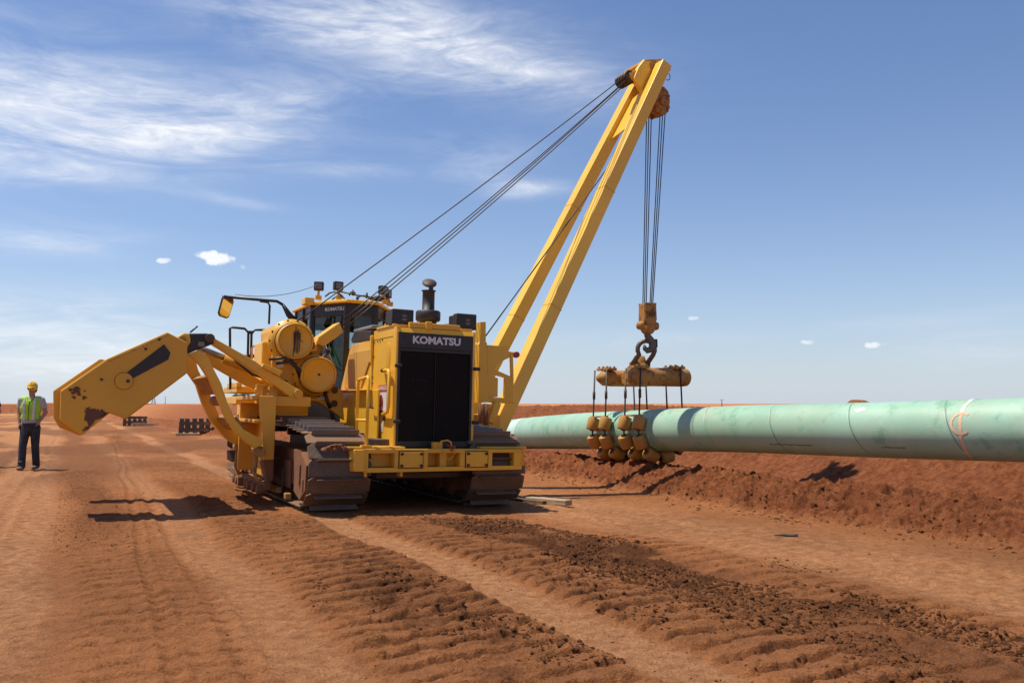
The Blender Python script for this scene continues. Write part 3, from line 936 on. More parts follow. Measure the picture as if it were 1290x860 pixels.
part(m, 'side_ledge', 'yellow', bevel=.01)
m = MB(); m.tube([(-0.56, 0.47, 1.4), (-0.56, 0.467, 1.37), (-0.56, 0.327, 1.36)], .012); part(m, 'box_latch', 'black')
# oval recess and grab bars on the guard side
m = MB(); m.ell((gx0 - .002, .10, 2.06), (.012, .09, .20), seg=24, rng=12)
part(m, 'access_cover', 'yellow_worn')
m = MB(); m.tube([(gx0, .22, 1.87), (gx0 - .045, .20, 1.875), (gx0 - .055, -.06, 1.87), (gx0 - .055, -.12, 1.84), (gx0 - .055, -.13, 1.40), (gx0 - .055, -.09, 1.31), (gx0 - .04, .14, 1.275), (gx0, .16, 1.27)], .022, 10)
part(m, 'grab_handle', 'yellow')
m = MB(); m.cyl((gx0 - .045, .20, 1.875), (gx0 - .05, .13, 1.875), .028, n=10); m.box(gx0 - .03, gx0 + .01, .14, .20, 1.19, 1.26)
part(m, 'handle_bracket', 'dark_steel')
m = MB(); m.tube([(gx0 + .02, .35, 2.46), (gx0 + .03, .35, 2.52), (gx0 + .05, .12, 2.53), (gx0 + .06, .08, 2.47)], .016); part(m, 'lifting_eye', 'yellow')
m = MB()
for yy, zz in ((.70, 2.3), (.71, 2.1), (.72, 1.8), (.72, 1.72), (.45, 2.30), (.35, 2.31), (.55, 2.30), (.66, 1.5)):
    m.cyl((gx0 - .012, yy, zz), (gx0 + .005, yy, zz), .012, n=8)
part(m, 'cover_bolt', 'dark_steel')
m = MB(); m.box(gx0 - .002, gx0 + .3, -.08, .745, 2.325, 2.333); m.box(gx0 - .002, gx0 + .1, .735, .742, .9, 2.4)
part(m, 'panel_seam', 'black')
# decals
m = MB(); m.box(gx0 - .006, gx0 - .002, .10, .44, 1.32, 1.68); dc = part(m, 'warning_decal', 'white_vinyl')
m = MB(); m.box(gx0 - .010, gx0 - .006, .10, .44, 1.59, 1.68); part(m, 'decal_header', 'red_vinyl', dc)
text('DANGER', .078, 'decal_lettering', 'white_vinyl', dc, (gx0 - .0115, .245, 1.635), (0, -1, 0), (0, 0, 1), .001, .0008)
m = MB(); m.prism([(gx0 - .0115, .43, 1.61), (gx0 - .0115, .39, 1.61), (gx0 - .0115, .41, 1.665)], (.001, 0, 0)); part(m, 'decal_triangle', 'white_vinyl', dc)
m = MB()
rg = [(gx0 - .009, .29 + .055 * math.cos(2 * math.pi * k / 24), 1.43 + .10 * math.sin(2 * math.pi * k / 24)) for k in range(25)]
m.tube(rg, .006, 6, False); m.cyl((gx0 - .009, .33, 1.36), (gx0 - .009, .25, 1.50), .005, n=6)
part(m, 'decal_symbol', 'red_vinyl', dc)
m = MB(); m.box(gx0 - .0085, gx0 - .006, .28, .30, 1.38, 1.44); m.ell((gx0 - .008, .29, 1.46), (.003, .014, .016), seg=8, rng=6); m.box(gx0 - .0085, gx0 - .006, .25, .27, 1.40, 1.46)
for k in range(5): m.box(gx0 - .0085, gx0 - .006, .23 + k * .026, .25 + k * .026, 1.315, 1.33)
part(m, 'decal_figure', 'black', dc)
m = MB(); m.box(gx0 - .006, gx0 - .002, .33, .38, 1.08, 1.24); m.box(gx0 - .006, gx0 - .002, .22, .29, 1.04, 1.16)
part(m, 'instruction_sticker', 'white_vinyl')
# ladder handrail
m = MB()
a0, b0 = (-0.95, -0.218, 0.923), (-0.95, -0.678, 0.921)
ya, yb = .02, -.42
m.tube([(-.88, ya, .86), (-.88, ya, 1.68), (-.88, ya - .03, 1.73), (-.88, yb + .04, 1.76), (-.88, yb, 1.73), (-.88, yb, .86)], .021, 10)
m.cyl((-.88, ya, 1.20), (-.88, yb, 1.20), .018, n=10)
m.cyl((-.88, ya, 1.62), (-.88, ya + .05, 1.70), .012, n=8)
m.box(-.95, -.82, ya - .05, ya + .05, .865, .885); m.box(-.95, -.82, yb - .04, yb + .05, .865, .885)
part(m, 'ladder_rail', 'yellow')

# ---- exhaust
ex, ey = .28, .50
m = MB(); m.lathe((ex, ey, 2.46), (0, 0, 1), [(0, .125), (.17, .125), (.17, .165), (.19, .18), (.30, .18), (.32, .165), (.32, .09), (.60, .088), (.61, .105), (.62, .105), (.62, .085), (.55, .08), (.55, 0)], 32)
ex_o = part(m, 'exhaust_stack', 'charcoal')
m = MB(); m.lathe((ex + .0, ey - .02, 3.185), (-.15, -.55, .62), [(-.006, 0), (-.006, .105), (.006, .105), (.007, 0)], 28); m.box(ex - .03, ex + .03, ey - .10, ey - .07, 3.06, 3.12)
part(m, 'rain_cap', 'charcoal', ex_o)
m = MB(); m.cyl((.56, .45, 2.5), (.56, .45, 2.6), .05, n=14); m.tube([(.0, .2, 2.5), (.0, .2, 2.58), (.08, .2, 2.58), (.08, .2, 2.5)], .006); part(m, 'filler_cap', 'black')

# ---- front work lamps
def hood_lamp(x, z):
    t = MB(); t.prism([(x - .16, -.06, z), (x + .16, -.06, z), (x + .16, -.06, z + .225), (x - .15, -.06, z + .225)], (0, .14, 0))
    t.prism([(x - .16, .08, z), (x + .16, .08, z), (x + .13, .28, z + .03), (x + .13, .28, z + .17), (x + .15, .08, z + .19), (x - .15, .08, z + .19)][:4], (0, .001, .12)) if False else None
    t.box(x - .14, x + .14, .08, .26, z + .015, z + .21)
    o = part(t, 'hood_lamp', 'charcoal', bevel=.015)
    q = MB(); q.box(x - .135, x + .135, -.066, -.061, z + .02, z + .205); part(q, 'lamp_bezel', 'black', o, bevel=.004)
    q = MB()
    for zz in (z + .085, z + .135): q.ell((x + .02, -.068, zz), (.04, .010, .022), seg=14, rng=8)
    part(q, 'lamp_lens', 'lens', o)
    q = MB(); q.box(x - .05, x + .05, .02, .12, z - .04, z + .005); part(q, 'lamp_bracket', 'charcoal', o)
hood_lamp(-.31, 2.485); hood_lamp(.64, 2.49)

# ---- cab
CZ0, CZ1 = 1.30, 3.05
hexp = [(-.74, 4.35), (-.76, 3.15), (-.36, 2.42), (.14, 2.42), (.60, 3.2), (.60, 4.35)]
cab = MB()
cab.prism([(x, y, CZ0 - .35) for x, y in hexp], (0, 0, .55))
ho = [((x + .08) * .97 - .08, (y - 3.4) * .97 + 3.4) for x, y in hexp]
cab_o = part(cab, 'cab', 'charcoal', bevel=.02)
m = MB()
def post(p, w=.10, z0=CZ0 + .2, z1=CZ1, lean=.0):
    x, y = p
    m = MB()
    m.prism([(x - w / 2, y - w / 2, z0), (x + w / 2, y - w / 2, z0), (x + w / 2, y + w / 2, z0), (x - w / 2, y + w / 2, z0)], (lean, 0, z1 - z0))
    part(m, 'cab_pillar', 'black', cab_o, bevel=.02)
for p in hexp: post(((p[0] + .08) * .95 - .08, (p[1] - 3.4) * .95 + 3.4))
post((-.74, 3.7), .07)
# door frame post beside the front left pane
m = MB()
hin = [((x + .08) * .985 - .08, (y - 3.4) * .985 + 3.4) for x, y in hexp]
m.prism([(x, y, CZ1 - .20) for x, y in hin], (0, 0, .20))
part(m, 'cab_header', 'black', cab_o, bevel=.015)
m = MB()
roof = [(-.78, 4.45), (-.80, 3.13), (-.385, 2.37), (.16, 2.37), (.64, 3.17), (.64, 4.45)]
m.prism([(x, y, CZ1 + .002) for x, y in roof], (0, 0, .05))
m.prism([((x + .08) * .85 - .08, (y - 3.4) * .85 + 3.4, CZ1 + .05) for x, y in roof], (0, 0, .03))
m.box(-.90, -.74, 3.02, 3.25, CZ1 + .0, CZ1 + .12)
rf = part(m, 'cab_roof', 'yellow', cab_o, bevel=.03)
for i in range(5):
    if i in (4,): pass
    p, q = Vector(hexp[i] + (0,)), Vector(hexp[i + 1] + (0,))
    p = Vector(((p.x + .08) * .96 - .08, (p.y - 3.4) * .96 + 3.4, 0)); q = Vector(((q.x + .08) * .96 - .08, (q.y - 3.4) * .96 + 3.4, 0))
    g_ = MB(); n_ = (q - p).normalized(); p2 = p + n_ * .05; q2 = q - n_ * .05
    g_.add([(p2.x, p2.y, CZ0 + .19), (q2.x, q2.y, CZ0 + .19), (q2.x, q2.y, CZ1 - .19), (p2.x, p2.y, CZ1 - .19)], [(0, 1, 2, 3)])
    part(g_, 'cab_window', 'glass', cab_o)
m = MB(); m.box(-.70, .56, 4.28, 4.34, CZ0 + .2, 2.35); m.box(-.70, .56, 4.28, 4.34, 2.75, CZ1 - .19)
part(m, 'cab_rear_wall', 'black', cab_o)
m = MB(); m.box(-.32, .18, 3.5, 3.95, 1.72, 1.90); m.box(-.30, .16, 3.95, 4.1, 1.85, 2.65)
part(m, 'operator_seat', 'black', cab_o, bevel=.04)
m = MB(); m.prism([(-.28, 2.62, 1.5), (.10, 2.62, 1.5), (.3, 2.9, 1.5), (.3, 3.0, 1.5), (-.4, 3.0, 1.5)], (0, 0, .28)); m.tube([(-.55, 3.2, 1.7), (-.55, 3.15, 2.1)], .03)
part(m, 'dashboard', 'black', cab_o, bevel=.02)
# wiper, name strip
m = MB(); m.tube([(-.42, 2.42, 1.95), (-.50, 2.58, 2.05), (-.64, 2.82, 2.5)], .012); m.tube([(-.60, 2.72, 2.18), (-.68, 2.88, 2.62)], .014)
m.tube([(-.1, 2.39, 1.9), (-.08, 2.39, 2.0), (.1, 2.39, 2.4)], .011)
part(m, 'wiper', 'black', cab_o)
d_ = Vector((.48, -.877, 0)).normalized()
text('KOMATSU', .075, 'cab_lettering', 'letter', cab_o, Vector((-.49, 2.657, 2.96)) + Vector((-.877, -.48, 0)) * .012, d_, (0, 0, 1), .002, .002, 1.25)
# roof lamps
def roof_lamp(p, yaw, s=1.0, h=.20, name='roof_lamp'):
    p = Vector(p)
    f = Vector((math.sin(yaw), -math.cos(yaw), 0)); sd = Vector((math.cos(yaw), math.sin(yaw), 0))
    t = MB(); c = p + Vector((0, 0, h))
    t.prism([c - sd * .085 * s - Vector((0, 0, .075 * s)), c + sd * .085 * s - Vector((0, 0, .075 * s)), c + sd * .085 * s + Vector((0, 0, .085 * s)), c - sd * .085 * s + Vector((0, 0, .085 * s))], -f * .10)
    o = part(t, name, 'black', bevel=.018)
    q = MB(); a = c + f * .004
    q.prism([a - sd * .06 * s - Vector((0, 0, .05 * s)), a + sd * .06 * s - Vector((0, 0, .05 * s)), a + sd * .06 * s + Vector((0, 0, .055 * s)), a - sd * .06 * s + Vector((0, 0, .055 * s))], f * .003)
    part(q, 'lamp_lens', 'lens', o, bevel=.003)
    q = MB(); q.beam(p, c - Vector((0, 0, .06 * s)) - f * .05, .035, .05, f); q.box(p.x - .05, p.x + .05, p.y - .03, p.y + .03, p.z - .02, p.z + .05)
    part(q, 'lamp_bracket', 'yellow_worn', o)
roof_lamp((-.66, 3.10, 3.17), -.35, .95, .21); roof_lamp((-.35, 2.95, 3.15), .1, .95, .24)
roof_lamp((.36, 2.66, 3.13), .5, .95, .21); roof_lamp((.52, 2.88, 3.13), .75, .95, .19)
m = MB()
rr = random.Random(11)
for k in range(7):
    p0 = Vector((rr.uniform(-.4, .4), rr.uniform(2.6, 3.3), 3.20))
    p1 = p0 + Vector((rr.uniform(-.3, .3), rr.uniform(-.3, .3), 0))
    mm = (p0 + p1) / 2 + Vector((0, 0, rr.uniform(.03, .10)))
    m.tube([p0, (p0 + mm) / 2 + Vector((0, 0, .02)), mm, (p1 + mm) / 2 + Vector((0, 0, .02)), p1], .014, 6)
m.tube([(-.35, 2.95, 3.3), (-.1, 2.8, 3.24), (.15, 2.7, 3.21), (.34, 2.66, 3.2)], .013, 6)
m.ell((.3, 2.85, 3.22), (.16, .12, .05), seg=12, rng=6)
part(m, 'roof_wiring', 'hose', rf)
m = MB(); m.tube([(.62, 2.95, 3.02), (.82, 2.86, 3.03), (.84, 2.85, 2.9)], .012, 6); m.tube([(.6, 2.98, 2.86), (.82, 2.88, 2.88)], .010, 6); m.ell((.84, 2.85, 2.86), (.03, .03, .04), seg=8, rng=6)
part(m, 'door_hook', 'black', cab_o)
m = MB(); m.ell((.67, 3.1, 2.98), (.09, .12, .13), seg=16, rng=10); part(m, 'air_intake', 'yellow', cab_o)
m = MB(); m.prism([(.34, 2.30, 2.30), (.48, 2.30, 2.30), (.48, 2.30, 2.46), (.34, 2.30, 2.46)], (0, .03, 0)) if False else m.box(.02, .12, 2.335, 2.35, 2.20, 2.36); part(m, 'small_side_mirror', 'mirror', cab_o, bevel=.01)

# mirror on its black arm
m = MB()
m.tube([(-1.31, 3, 2.8), (-1.13, 3, 2.83), (-1.26, 3, 3.01), (-1.36, 3, 3.06), (-1.5, 3, 3.06), (-2.17, 3, 3.07)][2:], .024, 10)
m.tube([(-1.06, 3, 2.75), (-1.16, 3, 2.86), (-1.26, 3, 3.01)], [.06, .05, .026], 10)
m.tube([(-1.63, 3, 3.04), (-1.5, 3, 3.03), (-1.47, 3, 2.98), (-1.47, 3, 2.68)], .017, 8)
m.tube([(-2.18, 3, 3.09), (-2.19, 3, 3.01)], .03, 8)
part(m, 'mirror_arm', 'black')
mc = Vector((-2.14, 3, 2.9))
MR = Matrix.Rotation(R(13), 3, 'Z') @ Matrix.Rotation(R(14), 3, 'X')
MSH = ((-.085, 0, .15), (.085, 0, .165), (.11, 0, .10), (.07, 0, -.15), (.03, 0, -.18), (-.09, 0, -.15), (-.115, 0, -.10))
m = MB(); m.prism([mc + MR @ Vector(v) for v in MSH], MR @ Vector((0, .05, 0)))
mo = part(m, 'rear_mirror', 'black', bevel=.012)
m = MB(); m.prism([mc + MR @ Vector((v[0] * .86, -.004, v[2] * .86)) for v in MSH], MR @ Vector((0, .003, 0)))
part(m, 'mirror_glass', 'mirror', mo)
# radio aerial wire from mirror to lamp
m = MB()
p0, p1 = Vector((-2.02, 3, 3.12)), Vector((-.68, 3.05, 3.40))
m.tube([p0 + (p1 - p0) * k / 8 + Vector((0, 0, -.10 * 4 * (k / 8) * (1 - k / 8))) for k in range(9)], .006, 5)
part(m, 'stay_wire', 'grey')
# black handrails behind the counterweight linkage
m = MB()
def rail(pts, r=.02): m.tube([p for p in pts], r, 8)
rail([(-1.99, 3.2, 1.62), (-2.04, 3.2, 2.59), (-2.01, 3.2, 2.61), (-1.81, 3.2, 2.6), (-1.75, 3.2, 2.54), (-1.74, 3.2, 2.11)])
rail([(-1.69, 3.2, 2.12), (-1.7, 3.2, 2.52), (-1.65, 3.2, 2.59), (-1.46, 3.2, 2.6)])
rail([(-1.88, 3.2, 2.15), (-1.52, 3.2, 2.17)], .03)
m.box(*[v for v in ((-1.75, 3.2, 2.47)[0], (-1.68, 3.2, 2.48)[0], 3.17, 3.23, 2.52, 2.57)])
part(m, 'platform_handrail', 'black')
m = MB(); m.tube([(-1.75, 2.8, 2.09), (-1.76, 2.8, 2.26), (-1.73, 2.8, 2.3), (-1.58, 2.8, 2.32)], .018, 8)
part(m, 'grab_rail', 'yellow')
m = MB()
m.box(-1.98, -1.45, 2.7, 3.9, 1.56, 1.66); m.box(-1.98, -1.5, 2.7, 3.9, 1.38, 1.50); m.box(-1.98, -1.90, 2.7, 3.6, 1.6, 1.72)
m.box(-1.70, -.8, 2.9, 4.2, 1.2, 1.42)
part(m, 'side_platform', 'yellow', bevel=.012)

# ---- winches
wy = 1.70
wp = [(-1.66, 1.7, 2.47), (-1.64, 1.7, 2.55), (-1.42, 1.7, 2.58), (-1.32, 1.7, 2.5), (-1.03, 1.7, 2.32), (-0.925, 1.7, 2.39), (-0.89, 1.7, 2.1),
      (-0.836, 1.7, 1.97), (-0.735, 1.7, 1.86), (-0.715, 1.7, 1.67), (-0.603, 1.7, 1.63), (-0.549, 1.7, 1.17), (-0.75, 1.7, 1.31), (-0.972, 1.7, 1.44), (-1.61, 1.7, 1.49)]
m = MB(); m.prism(wp, (0, .10, 0))
m.prism([wp[0], wp[1], wp[2], (-1.2, 1.7, 2.3), (-1.2, 1.7, 1.6), wp[-1]][:3] + [(-1.15, 1.7, 2.2), (-1.15, 1.7, 1.55), wp[-1]], (0, .95, 0))
m.box(-1.50, -.70, 1.80, 2.6, 1.42, 1.56)
m.box(-1.1, -.82, 1.8, 2.3, 1.5, 2.0)
wf = part(m, 'winch_frame', 'yellow_worn', bevel=.02)
m = MB(); m.box(-1.78, -1.60, 1.9, 2.5, 1.62, 2.32)
part(m, 'winch_motor_cover', 'yellow', wf, bevel=.03)
m = MB(); m.tube([(-1.62, 1.75, 2.25), (-1.66, 1.7, 2.22), (-1.66, 1.7, 1.75), (-1.62, 1.75, 1.7)], .02, 8)
m.tube([(-1.17, 1.6, 2.18), (-1.06, 1.6, 2.21), (-1.06, 1.6, 2.31)], .02, 8)
part(m, 'frame_pipe', 'yellow', wf)
def winch(cx, cz, r, name):
    t = MB()
    t.lathe((cx, wy, cz), (0, -1, 0), [(-.02, r * 1.30), (.03, r * 1.30), (.05, r * 1.16), (.09, r * 1.16), (.09, r * 1.06), (.13, r * 1.06), (.13, r), (.27, r), (.285, r * .96), (.285, r * .90), (.278, r * .88), (.278, 0)], 44)
    o = part(t, name, 'yellow_worn')
    for rq, yq in ((r * .905, .2795), (r * 1.03, .134)):
        q = MB(); pts_ = [(cx + rq * math.cos(2 * math.pi * k / 40), wy - yq, cz + rq * math.sin(2 * math.pi * k / 40)) for k in range(41)]
        q.tube(pts_, .006, 5, False); part(q, 'dark_groove_ring', 'dark_steel', o)  # thin dark tube drawn in place of a shaded groove line
    for k in range(14):
        q = MB()
        a = 2 * math.pi * k / 14
        q.cyl((cx + r * 1.22 * math.cos(a), wy - .045, cz + r * 1.22 * math.sin(a)), (cx + r * 1.22 * math.cos(a), wy - .02, cz + r * 1.22 * math.sin(a)), .016, n=6, smooth=False)
        part(q, 'flange_bolt', 'dark_steel', o)
    return o
w1 = winch(-1.40, 2.31, .262, 'boom_winch')
w2 = winch(-1.04, 1.835, .262, 'load_winch')
m = MB()
rs_ = random.Random(2)
for a in range(9):
    x_ = -1.44 + a * .011 + rs_.uniform(-.006, .006); w_ = rs_.uniform(.006, .016); z0_ = rs_.uniform(2.07, 2.2); z1_ = rs_.uniform(2.42, 2.52)
    m.prism([(x_, wy - .2855, z0_), (x_ + w_ * .4, wy - .2855, (z0_ + z1_) / 2), (x_ - w_ * .2, wy - .2855, z1_), (x_ + w_, wy - .2855, z1_), (x_ + w_ * 1.4, wy - .2855, (z0_ + z1_) / 2 + .05), (x_ + w_ * .6, wy - .2855, z0_)], (0, .002 + .0002 * a, 0))
part(m, 'oil_stain', 'dark_steel', w1)
m = MB(); m.cyl((-1.04, wy - .29, 1.835), (-1.04, wy - .275, 1.835), .018, n=10); part(m, 'centre_bolt', 'black', w2)
m = MB(); m.box(-1.60, -1.50, wy - .012, wy - .002, 1.93, 1.985); m.box(-.98, -.82, wy - .012, wy - .002, 1.475, 1.525)
part(m, 'maker_plate', 'white_vinyl', wf)
# hoses
m = MB()
m.tube([(-1.65, 1.5, 1.98), (-1.45, 1.45, 2.02), (-1.30, 1.45, 1.86), (-1.25, 1.55, 1.72), (-1.2, 1.6, 1.7)], .03, 8)
m.tube([(-1.75, 1.5, 2.03), (-1.55, 1.4, 2.06), (-1.38, 1.42, 1.92), (-1.3, 1.5, 1.8)], .022, 8)
m.tube([(-1.30, 1.55, 1.78), (-1.1, 1.5, 1.95), (-.95, 1.55, 2.1), (-.85, 1.6, 2.2)], .022, 8)
m.tube([(-.9, 1.62, 1.62), (-.85, 1.60, 1.45), (-.8, 1.6, 1.35)], .03, 8)
part(m, 'hydraulic_hose', 'hose')
m = MB(); m.box(-.96, -.84, 1.60, 1.68, 2.02, 2.20); m.cyl((-.93, 1.62, 2.2), (-.93, 1.62, 2.26), .035, n=12); m.cyl((-.85, 1.62, 2.2), (-.85, 1.62, 2.25), .03, n=12)
part(m, 'valve_block', 'grey', bevel=.01)
m = MB()
for x_, z_ in ((-.72, 1.62), (-.72, 1.42)): m.cyl((x_, wy - .02, z_), (x_, wy - .002, z_), .05, n=14)
part(m, 'access_plug', 'dark_steel', wf)
# fairlead the boom lines leave from
m = MB()
fa = [(-1.05, 1.62, 2.31), (-1.01, 1.62, 2.41), (-0.702, 1.62, 2.65), (-0.635, 1.62, 2.5), (-0.93, 1.62, 2.26)]
m.prism(fa, (0, .34, 0))
fl = part(m, 'fairlead_arm', 'yellow', bevel=.015)

# ---- counterweight
CF, CT = .62, .36
outer = [(195, 418), (211, 418), (239, 437), (235, 465), (180, 506), (157, 527), (138, 520), (103, 548.5)]
def cwp(pts, y):
    return pts
pF = [(-4.12, 0.62, 0.954), (-4.37, 0.62, 1.14), (-4.38, 0.62, 1.49), (-3.89, 0.62, 1.9), (-3.22, 0.62, 2.27), (-2.97, 0.62, 2.15), (-2.95, 0.62, 1.76), (-3.43, 0.62, 1.34), (-3.64, 0.62, 1.16), (-3.83, 0.62, 1.23)]
inner = [p for p in pF]
m = MB(); m.prism(pF, (0, CT, 0))
cw = part(m, 'counterweight', 'counterweight', bevel=.02)
m = MB(); m.prism([(-3.5 + (x + 3.5) * (1.0 if x < -3.5 else .72) - .02, 2.62, 1.7 + (z - 1.7) * (.97 if x < -3.9 else .72)) for x, y, z in pF], (0, CT, 0)); part(m, 'rear_weight_slab', 'counterweight', cw, bevel=.02)
# joining block, inboard
m = MB(); m.prism([(-3.55, CF + CT, 1.95), (-3.15, CF + CT, 2.16), (-3.0, CF + CT, 2.0), (-3.1, CF + CT, 1.80), (-3.5, CF + CT, 1.50), (-3.62, CF + CT, 1.55)], (0, 2.62 - CF - CT, 0)); part(m, 'weight_block', 'counterweight', cw, bevel=.02)
# a lighter slab edge along the outer rim, the stop pad, cap and weld
m = MB(); m.prism([(-4.17, 1, 1.52), (-3.83, 1, 1.89), (-3.96, 1, 1.91), (-4.46, 1, 1.49), (-4.44, 1, 1.16), (-4.37, 1, 1.04), (-4.13, 1, 0.937), (-4.04, 1, 1.05)], (0, .3, 0))
part(m, 'weight_edge_plate', 'counterweight', cw, bevel=.01)
m = MB(); m.prism([(-3.68, 0.618, 1.72), (-3.25, 0.618, 2.11), (-3.17, 0.618, 2.01), (-3.19, 0.618, 1.92), (-3.6, 0.618, 1.66)], (0, -.006, 0))
part(m, 'black_anti_slip_pad', 'black', cw)
c_ = (-3.69, 0.62, 1.63)
m = MB(); m.cyl((c_[0], c_[1] - .03, c_[2]), (c_[0], c_[1], c_[2]), .10, n=28); pc_ = part(m, 'pivot_cap', 'counterweight', cw)
m = MB(); m.cyl((c_[0] + .045, c_[1] - .045, c_[2]), (c_[0] + .045, c_[1] - .03, c_[2]), .022, n=10); part(m, 'cap_bolt', 'dark_steel', pc_)
m = MB(); m.tube([(c_[0] + .102 * math.cos(R(a)), c_[1] - .004, c_[2] + .102 * math.sin(R(a))) for a in range(0, 361, 15)], .007, 5, False); part(m, 'weld_seam', 'yellow_rusty', pc_)
m = MB(); m.tube([Vector((-3.87, 0.62, 1.9)) + Vector((0, -.002, -.03)), Vector((-3.22, 0.62, 2.26)) + Vector((0, -.002, -.03))], .006, 5); part(m, 'edge_seam', 'yellow_rusty', cw)
for px__ in ((190, 432), (176, 443), (128, 478)):
    pp_ = Vector((-3.46, 0.62, 2.04)) if px__[0] == 190 else (Vector((-3.31, 0.62, 2.17)) if px__[0] == 176 else Vector((-3.94, 0.62, 1.64)))
    m = MB(); m.cyl(pp_ + Vector((0, -.012, 0)), pp_ + Vector((0, .01, 0)), .018, n=8); part(m, 'plug_bolt', 'dark_steel', cw)
# dark scraped, rusted patches on the slab
def blotch(name, px, matn, off=.003):
    t = MB()
    t.prism([Vector(p) + Vector((0, -off - .002, 0)) for p in px], (0, .002, 0))
    return part(t, name, matn, cw)
M['rust_patch'] = painted('rust_scrape', (.12, .05, .028), .75, .3, .2, bmp=.5)
def spot(cpx, n=7, r=.06, seed=1):
    rs = random.Random(seed); t = MB()
    for k in range(n):
        a = Vector(cpx) + Vector((rs.gauss(0, r), -.004 - .0004 * k, rs.gauss(0, r * .7)))
        pts = []
        q0 = rs.uniform(.3, 1) * r * .55
        for i in range(11):
            an = 2 * math.pi * i / 11
            rad = q0 * rs.uniform(.55, 1.3)
            pts.append(a + Vector((rad * math.cos(an), 0, rad * math.sin(an) * .8)))
        t.add(pts, [tuple(range(11))])
    return t
t = spot((-4.21, 0.62, 1.49), 18, .055, 3); part(t, 'scrape_mark', 'rust_patch', cw)
def jag(pts, seed):
    rs = random.Random(seed); out = []
    for i in range(len(pts)):
        a, b = Vector(pts[i]), Vector(pts[(i + 1) % len(pts)])
        for k in range(6):
            p = a + (b - a) * k / 6
            out.append(p + Vector((rs.uniform(-.025, .025), 0, rs.uniform(-.025, .025))) * (k > 0))
    return out
t = MB(); t.prism([Vector(p) + Vector((0, -.006, 0)) for p in jag([(-4.1, 0.62, 1.28), (-3.97, 0.62, 1.28), (-3.84, 0.62, 1.24), (-4.04, 0.62, 1.06), (-4.12, 0.62, 1.01), (-4.07, 0.62, 1.12), (-4.09, 0.62, 1.19)], 5)], (0, .002, 0))
part(t, 'worn_patch', 'rust_patch', cw)

# hinge ear, black bracket
m = MB(); m.prism([(-3.1, 0.7, 2.21), (-3.01, 0.7, 2.28), (-2.94, 0.7, 2.27), (-2.92, 0.7, 2.17), (-2.96, 0.7, 2.09), (-3.04, 0.7, 2.06)], (0, .2, 0))
part(m, 'hinge_ear', 'yellow', cw, bevel=.02)
ce = Vector((-3.03, 0.7, 2.18)); m = MB(); m.cyl(ce + Vector((0, -.03, 0)), ce + Vector((0, .22, 0)), .05, n=18); part(m, 'hinge_pin', 'yellow_rusty', cw)
m = MB(); m.prism([(-2.97, 0.95, 2.29), (-2.68, 0.95, 2.31), (-2.62, 0.95, 2.26), (-2.59, 0.95, 2.18), (-2.67, 0.95, 2.14), (-2.79, 0.95, 2.09), (-2.92, 0.95, 2.02), (-2.96, 0.95, 2.1), (-2.9, 0.95, 2.19)], (0, .25, 0))
bk = part(m, 'pivot_bracket', 'black', bevel=.02)
ce = Vector((-2.66, 0.9, 2.24)); m = MB(); m.cyl(ce + Vector((0, -.03, 0)), ce + Vector((0, .4, 0)), .06, n=20); part(m, 'bracket_pin', 'dark_steel', bk)
m = MB(); 
for a in ((238, 242), (248, 254)):
    x0_ = (-2.9, 0.95, 2.25)
m.box(-2.98, -2.94, .935, .948, 2.14, 2.18); m.box(-2.80, -2.72, .935, .948, 2.13, 2.19)
part(m, 'bracket_sticker', 'grey', bk)
m = MB(); m.tube([(-2.9, 1, 2.31), (-2.81, 1, 2.4)], .012, 6); part(m, 'grease_line', 'black', bk)

# curved lifting arms (front and rear) with cross ties
armF = [(237, 446), (252, 440), (262, 449), (267, 465), (277, 483), (285, 506), (296.5, 529.5), (308, 541), (328, 552), (328, 569), (313, 559), (298, 546), (285, 526), (274, 500), (263, 478), (252, 460), (243, 451)]
m = MB()
AF = [(-2.92, 0.95, 2.02), (-2.77, 0.95, 2.09), (-2.67, 0.95, 2), (-2.58, 0.95, 1.83), (-2.48, 0.95, 1.65), (-2.39, 0.95, 1.4), (-2.27, 0.95, 1.16), (-2.15, 0.95, 1.03), (-1.91, 0.95, 0.907),
      (-1.93, 0.95, 0.735), (-2.09, 0.95, 0.843), (-2.25, 0.95, 0.98), (-2.4, 0.95, 1.19), (-2.52, 0.95, 1.46), (-2.63, 0.95, 1.69), (-2.76, 0.95, 1.88), (-2.85, 0.95, 1.97)]
m.prism(AF, (0, .16, 0))
part(m, 'lifting_arm', 'yellow', bevel=.012)
m = MB()
AR = [(-2.8, 2.4, 2.1), (-2.66, 2.4, 2.1), (-2.59, 2.4, 1.87), (-2.44, 2.4, 1.59), (-2.27, 2.4, 1.22), (-2.1, 2.4, 1.05), (-1.93, 2.4, 0.926), (-1.95, 2.4, 0.735), (-2.17, 2.4, 0.877),
      (-2.38, 2.4, 1.12), (-2.52, 2.4, 1.4), (-2.61, 2.4, 1.65), (-2.74, 2.4, 1.83)]
m.prism(AR, (0, .16, 0))
part(m, 'lifting_arm', 'yellow', bevel=.012)
m = MB()
def tie(a, b, w):
    m.beam(a, b, w, .05, (0, 0, 1))
m.prism([(-2.60, 1.11, 1.78), (-2.42, 1.11, 1.55), (-2.48, 1.11, 1.50), (-2.68, 1.11, 1.73)], (0, 1.29, 0))
m.prism([(-2.24, 1.11, 1.22), (-2.10, 1.11, 1.05), (-2.15, 1.11, 1.00), (-2.30, 1.11, 1.17)], (0, 1.29, 0))
part(m, 'arm_cross_tie', 'yellow_rusty', bevel=.012)
# knuckle of the rear arm (the rough eye seen through the gap)
m = MB(); m.cyl((-2.42, 1.5, 1.42), (-2.42, 1.9, 1.42), .07, n=16); part(m, 'tie_pin', 'yellow_rusty')

